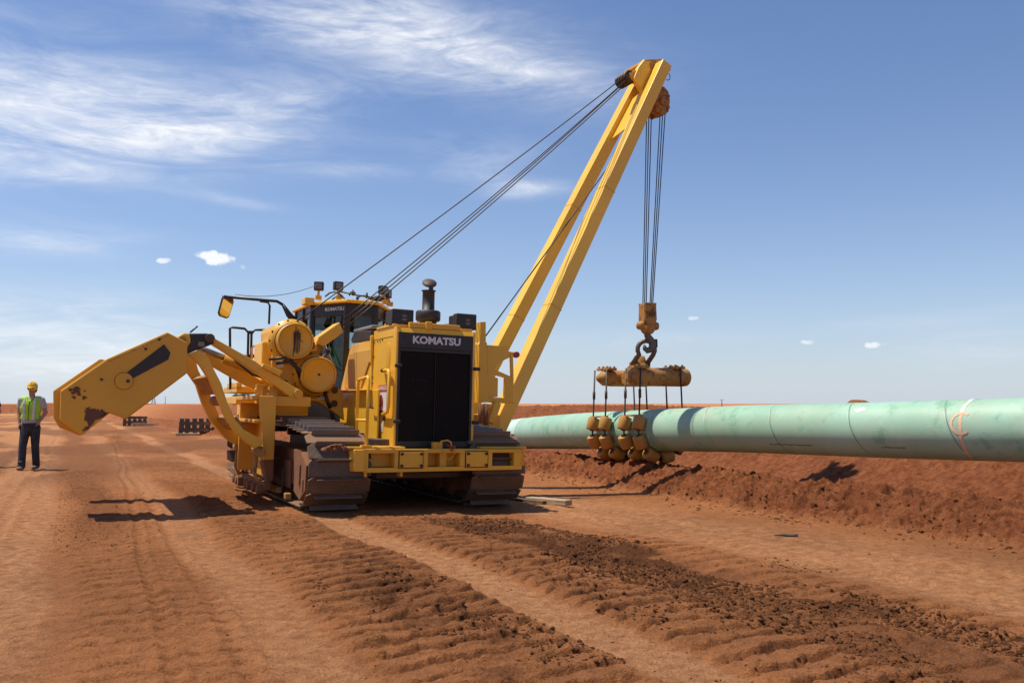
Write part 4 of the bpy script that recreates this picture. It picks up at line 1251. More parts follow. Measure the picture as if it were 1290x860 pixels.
# upper links and cylinder
m = MB(); m.prism([(-2.59, 1.2, 2.31), (-2.54, 1.2, 2.26), (-2.02, 1.2, 1.99), (-1.44, 1.2, 1.63), (-1.35, 1.2, 1.6), (-1.33, 1.2, 1.51), (-1.4, 1.2, 1.47), (-1.49, 1.2, 1.49), (-1.9, 1.2, 1.77), (-2.49, 1.2, 2.13), (-2.58, 1.2, 2.18)], (0, .16, 0))
lk = part(m, 'upper_link', 'yellow', bevel=.015)
ce = Vector((-1.39, 1.2, 1.54)); m = MB(); m.cyl(ce + Vector((0, -.05, 0)), ce + Vector((0, .5, 0)), .062, n=22); m.cyl(ce + Vector((0, -.06, 0)), ce + Vector((0, -.05, 0)), .02, n=10); part(m, 'link_pin', 'yellow_worn', lk)
m = MB(); m.prism([(-1.9, 1.25, 1.95), (-1.63, 1.25, 1.85), (-1.67, 1.25, 1.78), (-1.92, 1.25, 1.9)], (0, -.12, 0)); part(m, 'link_stop', 'yellow', lk, bevel=.01)
m = MB(); m.beam((-2.6, 1.9, 2.08), (-1.81, 1.9, 1.65), .20, .17, (0, 0, 1)); part(m, 'lower_link', 'yellow', bevel=.015)
m = MB()
c0, c1, c2 = Vector((-2.81, 1.6, 2.19)), Vector((-2.33, 1.6, 2.02)), Vector((-1.57, 1.6, 1.75))
m.cyl(c1 - (c2 - c1).normalized() * .03, c2, .085, n=22)
cy = part(m, 'lift_cylinder', 'yellow_worn')
m = MB(); m.cyl(c0, c1, .042, n=18); part(m, 'chrome_rod', 'steel', cy)
m = MB(); m.tube([c1 + Vector((.1, -.1, -.02)), c1 + Vector((.35, -.12, -.22)), c1 + Vector((.6, -.1, -.28)), c1 + Vector((.85, -.1, -.3))], .018, 6); part(m, 'cylinder_hose', 'hose', cy)
# side frame the arms hinge on
m = MB()
m.prism([(-1.95, 1.05, 1.50), (-1.72, 1.05, 1.50), (-1.72, 1.05, .62), (-1.86, 1.05, .62), (-1.88, 1.05, .90)], (0, .10, 0))
m.box(-1.88, -1.72, 1.15, 1.35, .6, 1.48)
m.prism([(-1.98, 2.30, 1.40), (-1.72, 2.30, 1.40), (-1.72, 2.30, .40), (-1.98, 2.30, .40)], (0, .10, 0))
m.box(-1.90, -1.72, 2.4, 2.6, .4, 1.38)
m.box(-2.02, -1.72, 1.15, 2.45, 1.44, 1.50)
m.box(-1.99, -1.72, 1.15, 2.3, 1.12, 1.17)
m.box(-1.735, -1.715, 1.1, 2.5, .35, 1.12)
m.box(-1.72, -1.2, 1.2, 1.55, 1.36, 1.50); m.box(-1.72, -1.2, 2.3, 2.6, 1.36, 1.50)
hf_ = part(m, 'hinge_frame', 'yellow_worn', bevel=.012)
m = MB(); m.prism([(-1.86, 1.06, .62), (-1.71, 1.06, .62), (-1.71, 1.06, .34), (-1.80, 1.06, .28)], (0, .3, 0)); part(m, 'muddy_frame_foot', 'mud', hf_, bevel=.02)
for yy in (1.0, 2.42):
    m = MB()
    m.cyl((-1.93, yy - .06, .74), (-1.93, yy + .25, .74), .075, n=18)
    m.tube([(-1.97, yy, .70), (-1.99, yy - .02, .45), (-1.94, yy - .04, .34), (-1.87, yy - .02, .38)], .03, 8)
    part(m, 'hinge_pin', 'yellow_rusty')
m = MB(); m.box(-1.94, -1.80, 1.35, 1.42, 1.50, 1.66); m.box(-1.76, -1.64, 1.35, 1.42, 1.50, 1.64); m.tube([(-1.86, 1.3, 1.5), (-1.86, 1.3, 1.62), (-1.82, 1.3, 1.66), (-1.8, 1.3, 1.6)], .02, 8); m.cyl((-1.96, 1.38, 1.58), (-1.62, 1.38, 1.58), .03, n=10)
m.tube([(-1.90, 1.14, 1.44), (-1.87, 1.14, 1.2)], .012, 6); m.tube([(-1.83, 1.14, 1.44), (-1.81, 1.14, 1.2)], .012, 6)
part(m, 'frame_latch', 'yellow_worn', bevel=.008)
# lower rollers and struts hanging below the frame
m = MB()
rr = random.Random(9)
m.beam((-1.86, 3.3, .34), (-1.80, 1.0, .26), .10, .10)
for k in range(7):
    y_ = 1.1 + k * .33
    m.lathe((-1.93 + rr.uniform(-.02, .02), y_, .22), (1, 0, 0), [(0, 0), (0, .07), (.14, .07), (.14, 0)], 12)
m.prism([(-1.85, 3.4, .26), (-1.65, 3.4, .26), (-1.65, 3.4, .38), (-1.80, 3.4, .38)], (0, .3, 0))
part(m, 'lower_guard_beam', 'mud', bevel=.015)

# ---- right side frame by the boom foot
zr = 1.2
def z6(px, py): return None
m = MB()
m.prism([(1.45, 1.2, 2.76), (1.55, 1.2, 2.77), (1.56, 1.2, 2.44), (1.58, 1.2, 2.44), (1.61, 1.2, 1.49), (1.45, 1.2, 1.48), (1.44, 1.2, 2.4), (1.46, 1.2, 2.44)], (0, .2, 0))
bf = part(m, 'boom_side_post', 'yellow', bevel=.012)
m = MB()
m.prism([(1.59, 1.22, 2.4), (1.97, 1.22, 2.4), (1.97, 1.22, 2.32), (2.12, 1.22, 2.31), (2.13, 1.22, 2.25), (2, 1.22, 2.22), (1.81, 1.22, 2.13), (1.73, 1.22, 2.02), (1.7, 1.22, 1.94), (1.6, 1.22, 1.94)], (0, .06, 0))
m.prism([(1.73, 1.22, 2.02), (2.02, 1.22, 1.92), (1.92, 1.22, 1.89), (1.7, 1.22, 1.94)], (0, .06, 0))
m.prism([(1.92, 1.22, 1.89), (2.02, 1.22, 1.92), (2.08, 1.22, 1.92), (2.09, 1.22, 1.48), (1.92, 1.22, 1.49)], (0, .06, 0))
m.prism([(1.61, 1.22, 1.57), (1.92, 1.22, 1.57), (1.92, 1.22, 1.49), (1.61, 1.22, 1.49)], (0, .06, 0))
m.prism([(1.6, 1.22, 1.94), (1.7, 1.22, 1.94), (1.71, 1.22, 1.9), (1.8, 1.22, 1.88), (1.8, 1.22, 1.58), (1.61, 1.22, 1.57)], (0, .06, 0))
m.prism([(2, 1.2, 2.29), (2.05, 1.2, 2.29), (2.07, 1.2, 1.92), (2.02, 1.2, 1.92)], (0, .05, 0))
m.prism([(2.06, 1.22, 1.52), (2.13, 1.22, 1.48), (2.06, 1.22, 1.48)], (0, .06, 0))
part(m, 'boom_side_plate', 'yellow', bf, bevel=.01)
a, b = Vector((2.11, 1.24, 2.27)), Vector((1.88, 1.3, 2.25))
m = MB(); m.cyl(a + Vector((0, -.05, 0)), a + Vector((.03, .05, 0)), .05, n=14); m.cyl(b, b + Vector((.08, .0, .03)), .03, n=10)
part(m, 'red_pin_end', 'red_vinyl', bf)
m = MB()
m.cyl((1.46, 1.1, 1.07), (1.45, 1.1, 1.46), .045, n=12)
m.cyl((1.54, 1.1, 1.07), (1.53, 1.1, 1.46), .045, n=12)
part(m, 'tilt_cylinder', 'mud', bf)
m = MB(); m.tube([(1.54, 1.2, 1.43), (1.65, 1.2, 1.42), (1.69, 1.2, 1.35), (1.64, 1.2, 1.19)], .045, 10); m.beam((1.66, 1.2, 1.17), (1.77, 1.2, 1.49), .12, .12, (0, 1, 0))
part(m, 'boom_foot_strut', 'yellow', bf, bevel=.01)
m = MB(); m.box(.7, 1.9, 1.3, 3.2, .95, 1.3); m.box(1.62, 1.95, 1.25, 1.8, .55, .98); m.box(1.62, 1.95, 2.75, 3.25, .55, .98)
part(m, 'boom_hinge_base', 'yellow_worn', bevel=.02)

# ---- boom
bF0, bF1 = Vector((1.83, 1.52, .86)), Vector((5.33, 1.60, 7.92))
bR0, bR1 = Vector((1.83, 3.02, .86)), Vector((5.22, 2.30, 7.72))
for a, b, nm in ((bF0, bF1, 'front'), (bR0, bR1, 'rear')):
    m = MB()
    m.beam(a, b, .30, .235, (-.9, .0, .43), .25, .22)
    for q_, off in ((.62, 0), (.36, 0)):
        c = a.lerp(b, q_)
    o = part(m, 'boom_leg', 'yellow_boom', bevel=.012)
    m = MB()
    d = (b - a).normalized(); sd = d.cross(Vector((-.9, 0, .43))).normalized(); u = sd.cross(d)
    for k in (.32, .63):
        c = a.lerp(b, k)
        m.beam(c, c + d * .02, .305 - .05 * k, .24 - .012 * k, (-.9, 0, .43))
    part(m, 'weld_band', 'yellow_worn', o)
    m = MB(); m.cyl(a + Vector((0, -.22, -.02)), a + Vector((0, .22, -.02)), .10, n=22); part(m, 'foot_pin', 'yellow_worn', o)
# head
m = MB()
hd = [(4.75, 1.75, 7.57), (4.87, 1.75, 7.84), (5, 1.75, 8.01), (5.42, 1.75, 8.11), (5.62, 1.75, 7.98), (5.48, 1.75, 7.75), (5.37, 1.75, 7.57), (5.15, 1.75, 7.31), (5, 1.75, 7.35), (4.89, 1.75, 7.48)]
m.prism(hd, (0, .12, 0)); m.prism([(5.16, 2.2, 7.71), (5.22, 2.2, 8.01), (5.33, 2.2, 8.22), (5.59, 2.2, 8.28), (5.63, 2.2, 8.06), (5.33, 2.2, 7.65)], (0, .12, 0))
bh = part(m, 'boom_head', 'yellow_boom', bevel=.015)
m = MB(); m.prism([hd[2], hd[3], hd[4], Vector(hd[4]) + Vector((0, 0, -.06)), Vector(hd[3]) + Vector((0, 0, -.05)), Vector(hd[2]) + Vector((0, 0, -.05))], (-.12, .5, -.08))
part(m, 'head_top_plate', 'yellow_worn', bh, bevel=.01)
m = MB(); m.add([bF0.lerp(bF1, .95) + Vector((-.02, .12, 0)), bF0.lerp(bF1, .83) + Vector((-.02, .12, 0)), bR0.lerp(bR1, .83) + Vector((-.02, -.12, 0)), bR0.lerp(bR1, .95) + Vector((-.02, -.12, 0))], [(0, 1, 2, 3)])
gp = part(m, 'gusset_plate', 'yellow_boom', bh); sm_ = gp.modifiers.new('solid', 'SOLIDIFY'); sm_.thickness = .03
# boom line sheaves
m = MB()
e0, e1 = Vector((5.22, 1.95, 7.92)), Vector((4.71, 1.95, 7.63))
m.beam(e0, e1, .34, .13, (0, 0, 1), .32, .15)
sb = part(m, 'boom_line_block', 'yellow_worn', bh, bevel=.015)
m = MB(); m.cyl(e0 + Vector((0, -.22, 0)), e0 + Vector((0, .22, 0)), .10, n=24); part(m, 'block_pin', 'yellow_rusty', bh)
m = MB()
for k in range(4): m.lathe(e1 + Vector((0, -.15 + k * .09, 0)), (0, 1, 0), [(0, .05), (0, .13), (.025, .10), (.05, .13), (.05, .05)], 24)
part(m, 'block_sheave', 'dark_steel', sb)
m = MB(); ce = Vector((5.54, 1.75, 7.78)); m.tube([ce + Vector((.06 * math.cos(t_), 0, .07 * math.sin(t_))) for t_ in [x_ * .7 - 2 for x_ in range(8)]], .008, 6); part(m, 'head_shackle', 'black', bh)
# load sheave housing under the head
sc_ = Vector((5.42, 1.9, 7.27))
m = MB()
m.prism([sc_ + Vector(v) for v in ((-.12, -.17, .22), (.02, -.17, .30), (.13, -.17, .22), (.17, -.17, .05), (.14, -.17, -.18), (-.02, -.17, -.27), (-.14, -.17, -.20), (-.20, -.17, 0))], (0, .34, 0))
m.box(sc_.x - .08, sc_.x + .08, sc_.y - .06, sc_.y + .06, sc_.z + .25, sc_.z + .42)
for v in ((.12, -.2, .12), (.12, -.2, -.1), (-.1, -.2, -.12), (0, -.2, .02), (-.1, -.2, .12)): m.cyl(sc_ + Vector(v), sc_ + Vector((v[0], -.16, v[2])), .035, n=8, smooth=False)
m.cyl(sc_ + Vector((.0, -.22, .0)), sc_ + Vector((.0, .22, .0)), .09, n=14)
m.cyl(sc_ + Vector((.17, -.03, .18)), sc_ + Vector((.23, -.03, .14)), .04, n=8)
part(m, 'load_sheave_housing', 'yellow_rusty', bh, bevel=.02)
m = MB()
for k in range(3): m.lathe(sc_ + Vector((0, -.12 + k * .08, -.08)), (0, 1, 0), [(0, .05), (0, .17), (.02, .13), (.04, .17), (.04, .05)], 24)
part(m, 'load_sheave', 'dark_steel', bh)

# ---- wire ropes of the boom
def rope(p0, p1, sag=0, r=.011, name='boom_line', parent=None, n=14, world=False):
    p0, p1 = Vector(p0), Vector(p1)
    t = MB(); t.tube([p0 + (p1 - p0) * k / n - Vector((0, 0, sag * 4 * (k / n) * (1 - k / n))) for k in range(n + 1)], r, 6)
    return part(t, name, 'rope') if not world else t.build(name, M['rope'], parent)
rope((-0.69, 1.66, 2.65), e1 + Vector((-.05, -.13, -.05)), .06)
rope((-0.634, 1.74, 2.6), e1 + Vector((-.05, -.04, -.08)), .06)
rope((-0.578, 1.84, 2.56), e1 + Vector((-.02, .05, -.12)), .06)
rope((-1.4, 1.62, 2.57), e1 + Vector((-.08, -.16, .02)), .04)
rope((1.59, 1.28, 2.55), Vector((4.29, 1.9, 5.85)) + (Vector((4.29, 1.9, 5.85)) - Vector((1.59, 1.28, 2.55))) * .55, 0, .011, 'load_line')

# ---- hook block hanging on its falls (world space)
RO = lambda p: lw(p)
hk = Vector((2.58, 16.25, 3.06))
hb = empty('hook_block', hk, R(20), 'rusty yellow hook block with grey hook hanging from the boom on six wire ropes', 'hook block')
def hbuild(mb, name, mat, parent=hb, **k): return mb.build(name, M[mat], parent, **k)
m = MB()
m.prism([(-.13, -.13, .24), (.13, -.13, .24), (.12, -.13, .19), (.13, -.13, -.08), (.09, -.13, -.18), (-.09, -.13, -.18), (-.13, -.13, -.08), (-.12, -.13, .19)], (0, .03, 0))
m.prism([(-.13, .10, .24), (.13, .10, .24), (.12, .10, .19), (.13, .10, -.08), (.09, .10, -.18), (-.09, .10, -.18), (-.13, .10, -.08), (-.12, .10, .19)], (0, .03, 0))
m.box(-.13, -.10, -.10, .10, -.15, .22); m.box(.10, .13, -.10, .10, -.15, .22)
hp = hbuild(m, 'block_cheek', 'yellow_rusty', bevel=.012)
m = MB()
for k in range(3): m.lathe((-.075 + k * .055, 0, .02), (1, 0, 0), [(0, .04), (0, .15), (.018, .12), (.036, .15), (.036, .04)], 22)
m.cyl((-.10, 0, .02), (.10, 0, .02), .03, n=12)
hbuild(m, 'block_sheave', 'dark_steel')
m = MB(); m.lathe((-.21, 0, -.19), (1, 0, 0), [(0, 0), (0, .07), (.06, .085), (.12, .07), (.3, .07), (.36, .085), (.42, .07), (.42, 0)], 18); m.lathe((0, 0, -.34), (0, 0, 1), [(0, 0), (0, .09), (.05, .13), (.16, .14), (.2, .1), (.2, 0)], 20)
hbuild(m, 'swivel_crosshead', 'yellow_rusty', bevel=0)
m = MB()
hkpts = [(-.02, 0, -.30), (-.01, 0, -.37), (.03, 0, -.43), (.085, 0, -.49), (.10, 0, -.57), (.06, 0, -.64), (-.01, 0, -.66), (-.07, 0, -.62), (-.085, 0, -.55)]
m.tube(hkpts, [.06, .065, .07, .075, .07, .065, .06, .045, .02], 12)
hbuild(m, 'hook', 'old_steel')
m = MB(); m.box(.11, .19, -.04, .04, -.60, -.44); hbuild(m, 'safety_latch', 'black', bevel=.01)
# falls
topc = RO(sc_)
m_i = 0
for k, (dx, bxo) in enumerate(((-.215, -.10), (-.165, -.06), (-.11, -.02), (.045, .03), (.10, .065), (.155, .10))):
    p0 = topc + Vector((dx, (k % 3 - 1) * .05, -.12)); p1 = hk + Vector((bxo, (k % 3 - 1) * .06, .1))
    t = MB(); t.tube([p0 - hk, p1 - hk], .0095, 6)
    o = t.build('wire_fall', M['rope'], hb); o.rotation_euler = (0, 0, -R(20))

# ------------------------------------------------------------ the pipe
PIPE_R = .381
pc = [(6.06, 10.2, 1.09), (5.12, 11.77, 1.04), (3.89, 13.84, 0.993), (3.01, 15.4, 0.933), (1.58, 18.3, 0.82), (0.539, 20.9, 0.69), (-0.107, 23.2, 0.58)]
pc = [Vector(p) for p in pc]
d0 = (pc[0] - pc[1]).normalized()
pts = [pc[0] + d0 * 14 + Vector((0, 0, .02)), pc[0] + d0 * 7, pc[0] + d0 * 3] + pc
d1 = (pc[-1] - pc[-2]).normalized()
d1 = Vector((-.42, .90, -.01)).normalized()
cur = pc[-1].copy()
for k, L_ in enumerate((4, 5, 8, 12, 18)):
    cur = cur + Vector((-.42 - .02 * k, .90, 0)).normalized() * L_
    cur.z = (.50, .42, .40, .40, .40)[k]
    pts.append(cur.copy())
def spline(P, n=10):
    out = []
    for i in range(len(P) - 1):
        a = P[max(i - 1, 0)]; b = P[i]; c = P[i + 1]; d = P[min(i + 2, len(P) - 1)]
        l = (c - b).length
        t1 = (c - a) / max((c - a).length, 1e-6) * l; t2 = (d - b) / max((d - b).length, 1e-6) * l
        for k in range(n):
            t = k / n
            out.append(b * (2 * t ** 3 - 3 * t ** 2 + 1) + t1 * (t ** 3 - 2 * t ** 2 + t) + c * (-2 * t ** 3 + 3 * t ** 2) + t2 * (t ** 3 - t ** 2))
    out.append(P[-1])
    return out
PS = spline(pts, 12)
for it in range(4):
    PS = [PS[0]] + [(PS[i - 1] + PS[i] * 2 + PS[i + 1]) / 4 for i in range(1, len(PS) - 1)] + [PS[-1]]
SL = [0]
for i in range(1, len(PS)): SL.append(SL[-1] + (PS[i] - PS[i - 1]).length)
def pframe(s):
    i = max(0, min(len(PS) - 2, int(np.searchsorted(SL, s)) - 1))
    f = (s - SL[i]) / (SL[i + 1] - SL[i])
    p = PS[i].lerp(PS[i + 1], f)
    t0 = (PS[min(i + 1, len(PS) - 1)] - PS[max(i - 1, 0)]).normalized(); t1 = (PS[min(i + 2, len(PS) - 1)] - PS[i]).normalized()
    t = t0.lerp(t1, f).normalized()
    sd = t.cross(Vector((0, 0, 1))).normalized()       # heading away (+y): this points to the right of the heading
    up = sd.cross(t)
    return p, t, sd, up
def pipe_pt(s, th, r=PIPE_R):
    """th = 0 at the top, positive towards the camera side"""
    p, t, sd, up = pframe(s)
    return p + (up * math.cos(th) + -sd * math.sin(th)) * r
def s_of_y(y):
    return float(np.interp(y, [p.y for p in PS], SL))
def s_of_px(px):
    best = 0; bd = 1e9
    for i, p in enumerate(PS):
        if p.y < 2: continue
        x = 645 + 1081 * p.x / (p.y * math.cos(R(4.127)) + (p.z - 1.4) * math.sin(R(4.127)))
        if abs(x - px) < bd: bd = abs(x - px); best = SL[i]
    return best
pr = empty('pipeline', (0, 0, 0), 0, 'long mint green coated steel pipe held up in the roller cradle beside the dirt bank', 'pipe')
def pipe_mat():
    m, t, b = newmat('green_epoxy_coating')
    uv = t.nodes.new('ShaderNodeUVMap').outputs[0]
    tc = t.nodes.new('ShaderNodeTexCoord').outputs['Object']
    sp = t.nodes.new('ShaderNodeSeparateXYZ'); t.links.new(uv, sp.inputs[0])
    s_, th_ = sp.outputs[0], sp.outputs[1]
    base = mix(t, ramp(t, noise(t, .8, 6, .6, tc), .3, .7), (.27, .46, .325), (.345, .54, .41))
    base = mix(t, mnode(t, 'MULTIPLY', ramp(t, noise(t, 3.0, 7, .7, tc),   .52, .68), .75), base, (.14, .37, .22))
    base = mix(t, mnode(t, 'MULTIPLY', ramp(t, noise(t, 2.2, 7, .65, tc, .6), .52, .8), .55), base, (.50, .60, .52))
    # helical weld seam
    ph = mnode(t, 'FRACT', mnode(t, 'ADD', mnode(t, 'DIVIDE', s_, 1.42), mnode(t, 'MULTIPLY', th_, .62)))
    line = mnode(t, 'ABSOLUTE', mnode(t, 'SUBTRACT', ph, .5))
    ln = mnode(t, 'SUBTRACT', 1.0, ramp(t, line, .002, .007))
    ln = mnode(t, 'MULTIPLY', ln, ramp(t, noise(t, 1.6, 4, .6, tc), .38, .55))
    base = mix(t, mnode(t, 'MULTIPLY', ln, .85), base, (.07, .11, .09))
    # scuffs along the belly
    mpn = t.nodes.new('ShaderNodeMapping'); mpn.inputs['Scale'].default_value = (1.0, 14, 1)
    t.links.new(uv, mpn.inputs[0])
    sc1 = ramp(t, noise(t, 2.2, 8, .7, mpn.outputs[0]), .66, .74)
    base = mix(t, mnode(t, 'MULTIPLY', sc1, .45), base, (.10, .14, .10))
    dust = mnode(t, 'MULTIPLY', ramp(t, noise(t, 1.2, 6, .7, tc), .4, .8), .35)
    base = mix(t, dust, base, (.46, .40, .28))
    t.links.new(base, b.inputs['Base Color'])
    b.inputs['Roughness'].default_value = .45
    h = mnode(t, 'ADD', mnode(t, 'MULTIPLY', mnode(t, 'SUBTRACT', 1.0, ramp(t, line, .004, .014)), .6), mnode(t, 'MULTIPLY', noise(t, 30, 4, .6, tc), .06))
    bump(t, b, h, .5, .02)
    return m
M['pipe'] = pipe_mat()
def pipe_mesh():
    n = 64
    me = bpy.data.meshes.new('pipe_shell')
    vs, fs, uvs = [], [], []
    NS = int(SL[-1] / .22)
    for i in range(NS + 1):
        s = SL[-1] * i / NS
        p, t, sd, up = pframe(min(s, SL[-1] - 1e-4))
        for k in range(n + 1):
            th = 2 * math.pi * k / n
            vs.append(p + (up * math.cos(th) - sd * math.sin(th)) * PIPE_R)
    for i in range(NS):
        for k in range(n):
            a = i * (n + 1) + k
            fs.append((a, a + 1, a + n + 2, a + n + 1))
            s0, s1 = SL[-1] * i / NS, SL[-1] * (i + 1) / NS
            uvs += [(s0, k / n), (s0, (k + 1) / n), (s1, (k + 1) / n), (s1, k / n)]
    me.from_pydata(vs, [], fs)
    u = me.uv_layers.new(name='UVMap')
    u.data.foreach_set('uv', np.array(uvs, np.float32).ravel())
    me.polygons.foreach_set('use_smooth', np.ones(len(fs), bool))
    me.materials.append(M['pipe'])
    o = bpy.data.objects.new('pipe_shell', me); col.objects.link(o); o.parent = pr
    return o
pipe_mesh()
def ribbon(mb, path, w, r):
    """path of (s, th) on the pipe skin, ribbon width w"""
    L_, R_ = [], []
    for i, (s, th) in enumerate(path):
        a = path[max(i - 1, 0)]; b = path[min(i + 1, len(path) - 1)]
        ds, dt = b[0] - a[0], (b[1] - a[1]) * PIPE_R
        l = math.hypot(ds, dt) or 1
        ns, nt = -dt / l * w / 2, ds / l * w / 2 / PIPE_R
        jj = 1 + .25 * math.sin(i * 2.7)
        L_.append(pipe_pt(s + ns * jj, th + nt * jj, r)); R_.append(pipe_pt(s - ns * jj, th - nt * jj, r))
    n = len(path)
    mb.add(L_ + R_, [(i, i + 1, n + i + 1, n + i) for i in range(n - 1)], True)
M['pale_band'] = painted('pale_joint_band', (.52, .70, .60), .45, .15, 0, bmp=.05)
M['orange_mark'] = painted('orange_marker_paint', (.78, .50, .32), .6, .15, 0, bmp=0)
M['white_mark'] = painted('white_marker_paint', (.78, .74, .68), .6, .1, 0, bmp=0)
M['blue_tape'] = painted('blue_tape', (.03, .12, .38), .5, .1, 0, bmp=0)
m = MB(); s0 = s_of_px(660)
ring = [[pipe_pt(s0 + ds_, 2 * math.pi * k / 64, PIPE_R + .004) for k in range(65)] for ds_ in (-.42, -.2, 0, .2, .42)]
m.add([v for g_ in ring for v in g_], [(i * 65 + k, i * 65 + k + 1, (i + 1) * 65 + k + 1, (i + 1) * 65 + k) for i in range(4) for k in range(64)], True)
m.build('joint_band', M['pale_band'], pr)
m = MB(); s1_ = s_of_px(646); ribbon(m, [(s1_ + .1, .75), (s1_, 1.0), (s1_ - .05, 1.25)], .22, PIPE_R + .006); m.build('blue_tape', M['blue_tape'], pr)
def near_side_s(px):
    best = 0; bd = 1e9
    for k in range(1200):
        s_ = SL[-1] * .5 * k / 1200
        p = pipe_pt(s_, 1.5)
        if p.y < 2: continue
        x = 645 + 1081 * p.x / (p.y * math.cos(R(4.127)) + (p.z - 1.4) * math.sin(R(4.127)))
        if abs(x - px) < bd: bd = abs(x - px); best = s_
    return best
sm = near_side_s(1209)
m = MB(); ribbon(m, [(sm + .006 * math.sin(k), -.5 + k * .09) for k in range(18)], .05, PIPE_R + .003)
mk1 = m.build('white_mark', M['white_mark'], pr)
m = MB(); ribbon(m, [(sm + .004 * math.sin(k), 1.03 + k * .09) for k in range(19)], .042, PIPE_R + .003)
ribbon(m, [(sm - .01 - .125 * math.cos(a), 1.33 + .34 * math.sin(a)) for a in [R(48 + k * 13) for k in range(21)]], .034, PIPE_R + .0045)
m.build('orange_mark', M['orange_mark'], pr)
m = MB()
for k in range(3): ribbon(m, [(s_of_px(1105) + .05 * k, .62 + .05 * k), (s_of_px(1105) - .08 + .04 * k, .80 + .03 * k)], .035, PIPE_R + .003)
m.build('tape_scrap', M['white_mark'], pr)
M['scuff'] = painted('dark_scuff', (.09, .10, .075), .8, .4, 0, bmp=0)
for (px_, th0, ln_) in ((1010, 2.2, .8), (1140, 2.2, .35)):
    s_c = s_of_px(px_)
    m = MB()
    ribbon(m, [(s_c + ln_ * (k / 10 - .5), th0 + .012 * math.sin(k * 2.9)) for k in range(11)], .014, PIPE_R + .0025)
    m.build('scuff_mark', M['scuff'], pr)
# sleeves where the cradle pads rub
m = MB()
for px_, w_ in ((838, .12),):
    s_c = s_of_px(px_)
    ring = [[pipe_pt(s_c + ds_, 2 * math.pi * k / 64, PIPE_R + rr_) for k in range(65)] for ds_, rr_ in ((-.10, .001), (-.09, .012), (.09, .012), (.10, .001))]
    m.add([v for g_ in ring for v in g_], [(i * 65 + k, i * 65 + k + 1, (i + 1) * 65 + k + 1, (i + 1) * 65 + k) for i in range(3) for k in range(64)], True)
m.build('field_joint_ridge', M['pipe'], pr)

# ------------------------------------------------------------ roller cradle
sA = s_of_px(783); sB = s_of_px(826)
cradle = empty('lifting_cradle', (0, 0, 0), 0, 'weathered yellow pipe cradle with rows of ochre rollers slung round the green pipe', 'pipe cradle')
beamz = 1.895
def crossframe(s):
    p, t, sd, up = pframe(s)
    sd = Vector((sd.x, sd.y, 0)).normalized(); t = Vector((t.x, t.y, 0)).normalized()
    c = Vector((p.x, p.y, beamz)) + sd * .08
    return c, t, sd
for idx, s in enumerate((sA, sB)):
    c, t, sd = crossframe(s)
    m = MB()
    m.lathe(c - sd * .62, sd, [(0, 0), (0, .10), (.07, .165), (.16, .175), (1.22, .175), (1.32, .165), (1.36, .12), (1.36, 0)] if idx else [(0, 0), (0, .05), (.14, .15), (.3, .16), (1.16, .16), (1.22, .10), (1.22, 0)], 24)
    tb = m.build('spreader_tube', M['yellow_rusty'], cradle)
    m = MB()
    for e in (-.40, .42):
        q = c + sd * e + Vector((0, 0, .175))
        m.beam(q - t * .22, q + t * .22, .20, .05)
        for a in (-.08, .08):
            for b_ in (-.15, 0, .15):
                m.cyl(q + sd * a + t * b_, q + sd * a + t * b_ + Vector((0, 0, .06)), .024, n=8)
    m.build('cable_clamp', M['yellow_rusty'], tb, bevel=.008)
cA, tA, sdA = crossframe(sA); cB, tB, sdB = crossframe(sB)
m = MB(); m.beam(cA, cB, .34, .24); m.beam(cA.lerp(cB, .3) - sdA * .0, cA.lerp(cB, .75), .46, .30)
m.build('spreader_beam', M['yellow_rusty'], cradle, bevel=.02)
cm = (cA + cB) / 2
m = MB(); m.lathe(cm + Vector((0, 0, .10)), (0, 0, 1), [(0, .26), (.08, .25), (.13, .17), (.22, .13), (.30, .11), (.33, .05), (.33, 0)], 20); m.beam(cm + Vector((0, 0, .1)), cm + Vector((0, 0, .42)), .06, .20, (1, 0, 0))
m.build('lifting_lug', M['yellow_rusty'], cradle)
# shackle
sh = MB(); zb = cm + Vector((0, 0, .26))
hx_ = Vector((hk.x, hk.y, 0)) - Vector((cm.x, cm.y, 0))
top_z = hk.z - .60
sp0 = zb - Vector((.14, 0, 0)); sp1 = zb + Vector((.14, 0, 0))
ctr = Vector((hk.x, hk.y, top_z))
Hh = top_z - zb.z
top_z = hk.z - .47; rb = .165
cz_ = top_z - rb
arc = [Vector((zb.x + hx_.x * .8 + rb * math.cos(R(a)), zb.y + hx_.y * .8, cz_ + rb * math.sin(R(a)))) for a in range(215, -36, -25)]
sh.tube([sp0] + arc + [sp1], [.05] + [.045] * len(arc) + [.05], 12)
sh.cyl(sp0 - Vector((.05, 0, 0)), sp1 + Vector((.07, 0, 0)), .04, n=12)
sh.build('shackle', M['old_steel'], cradle)
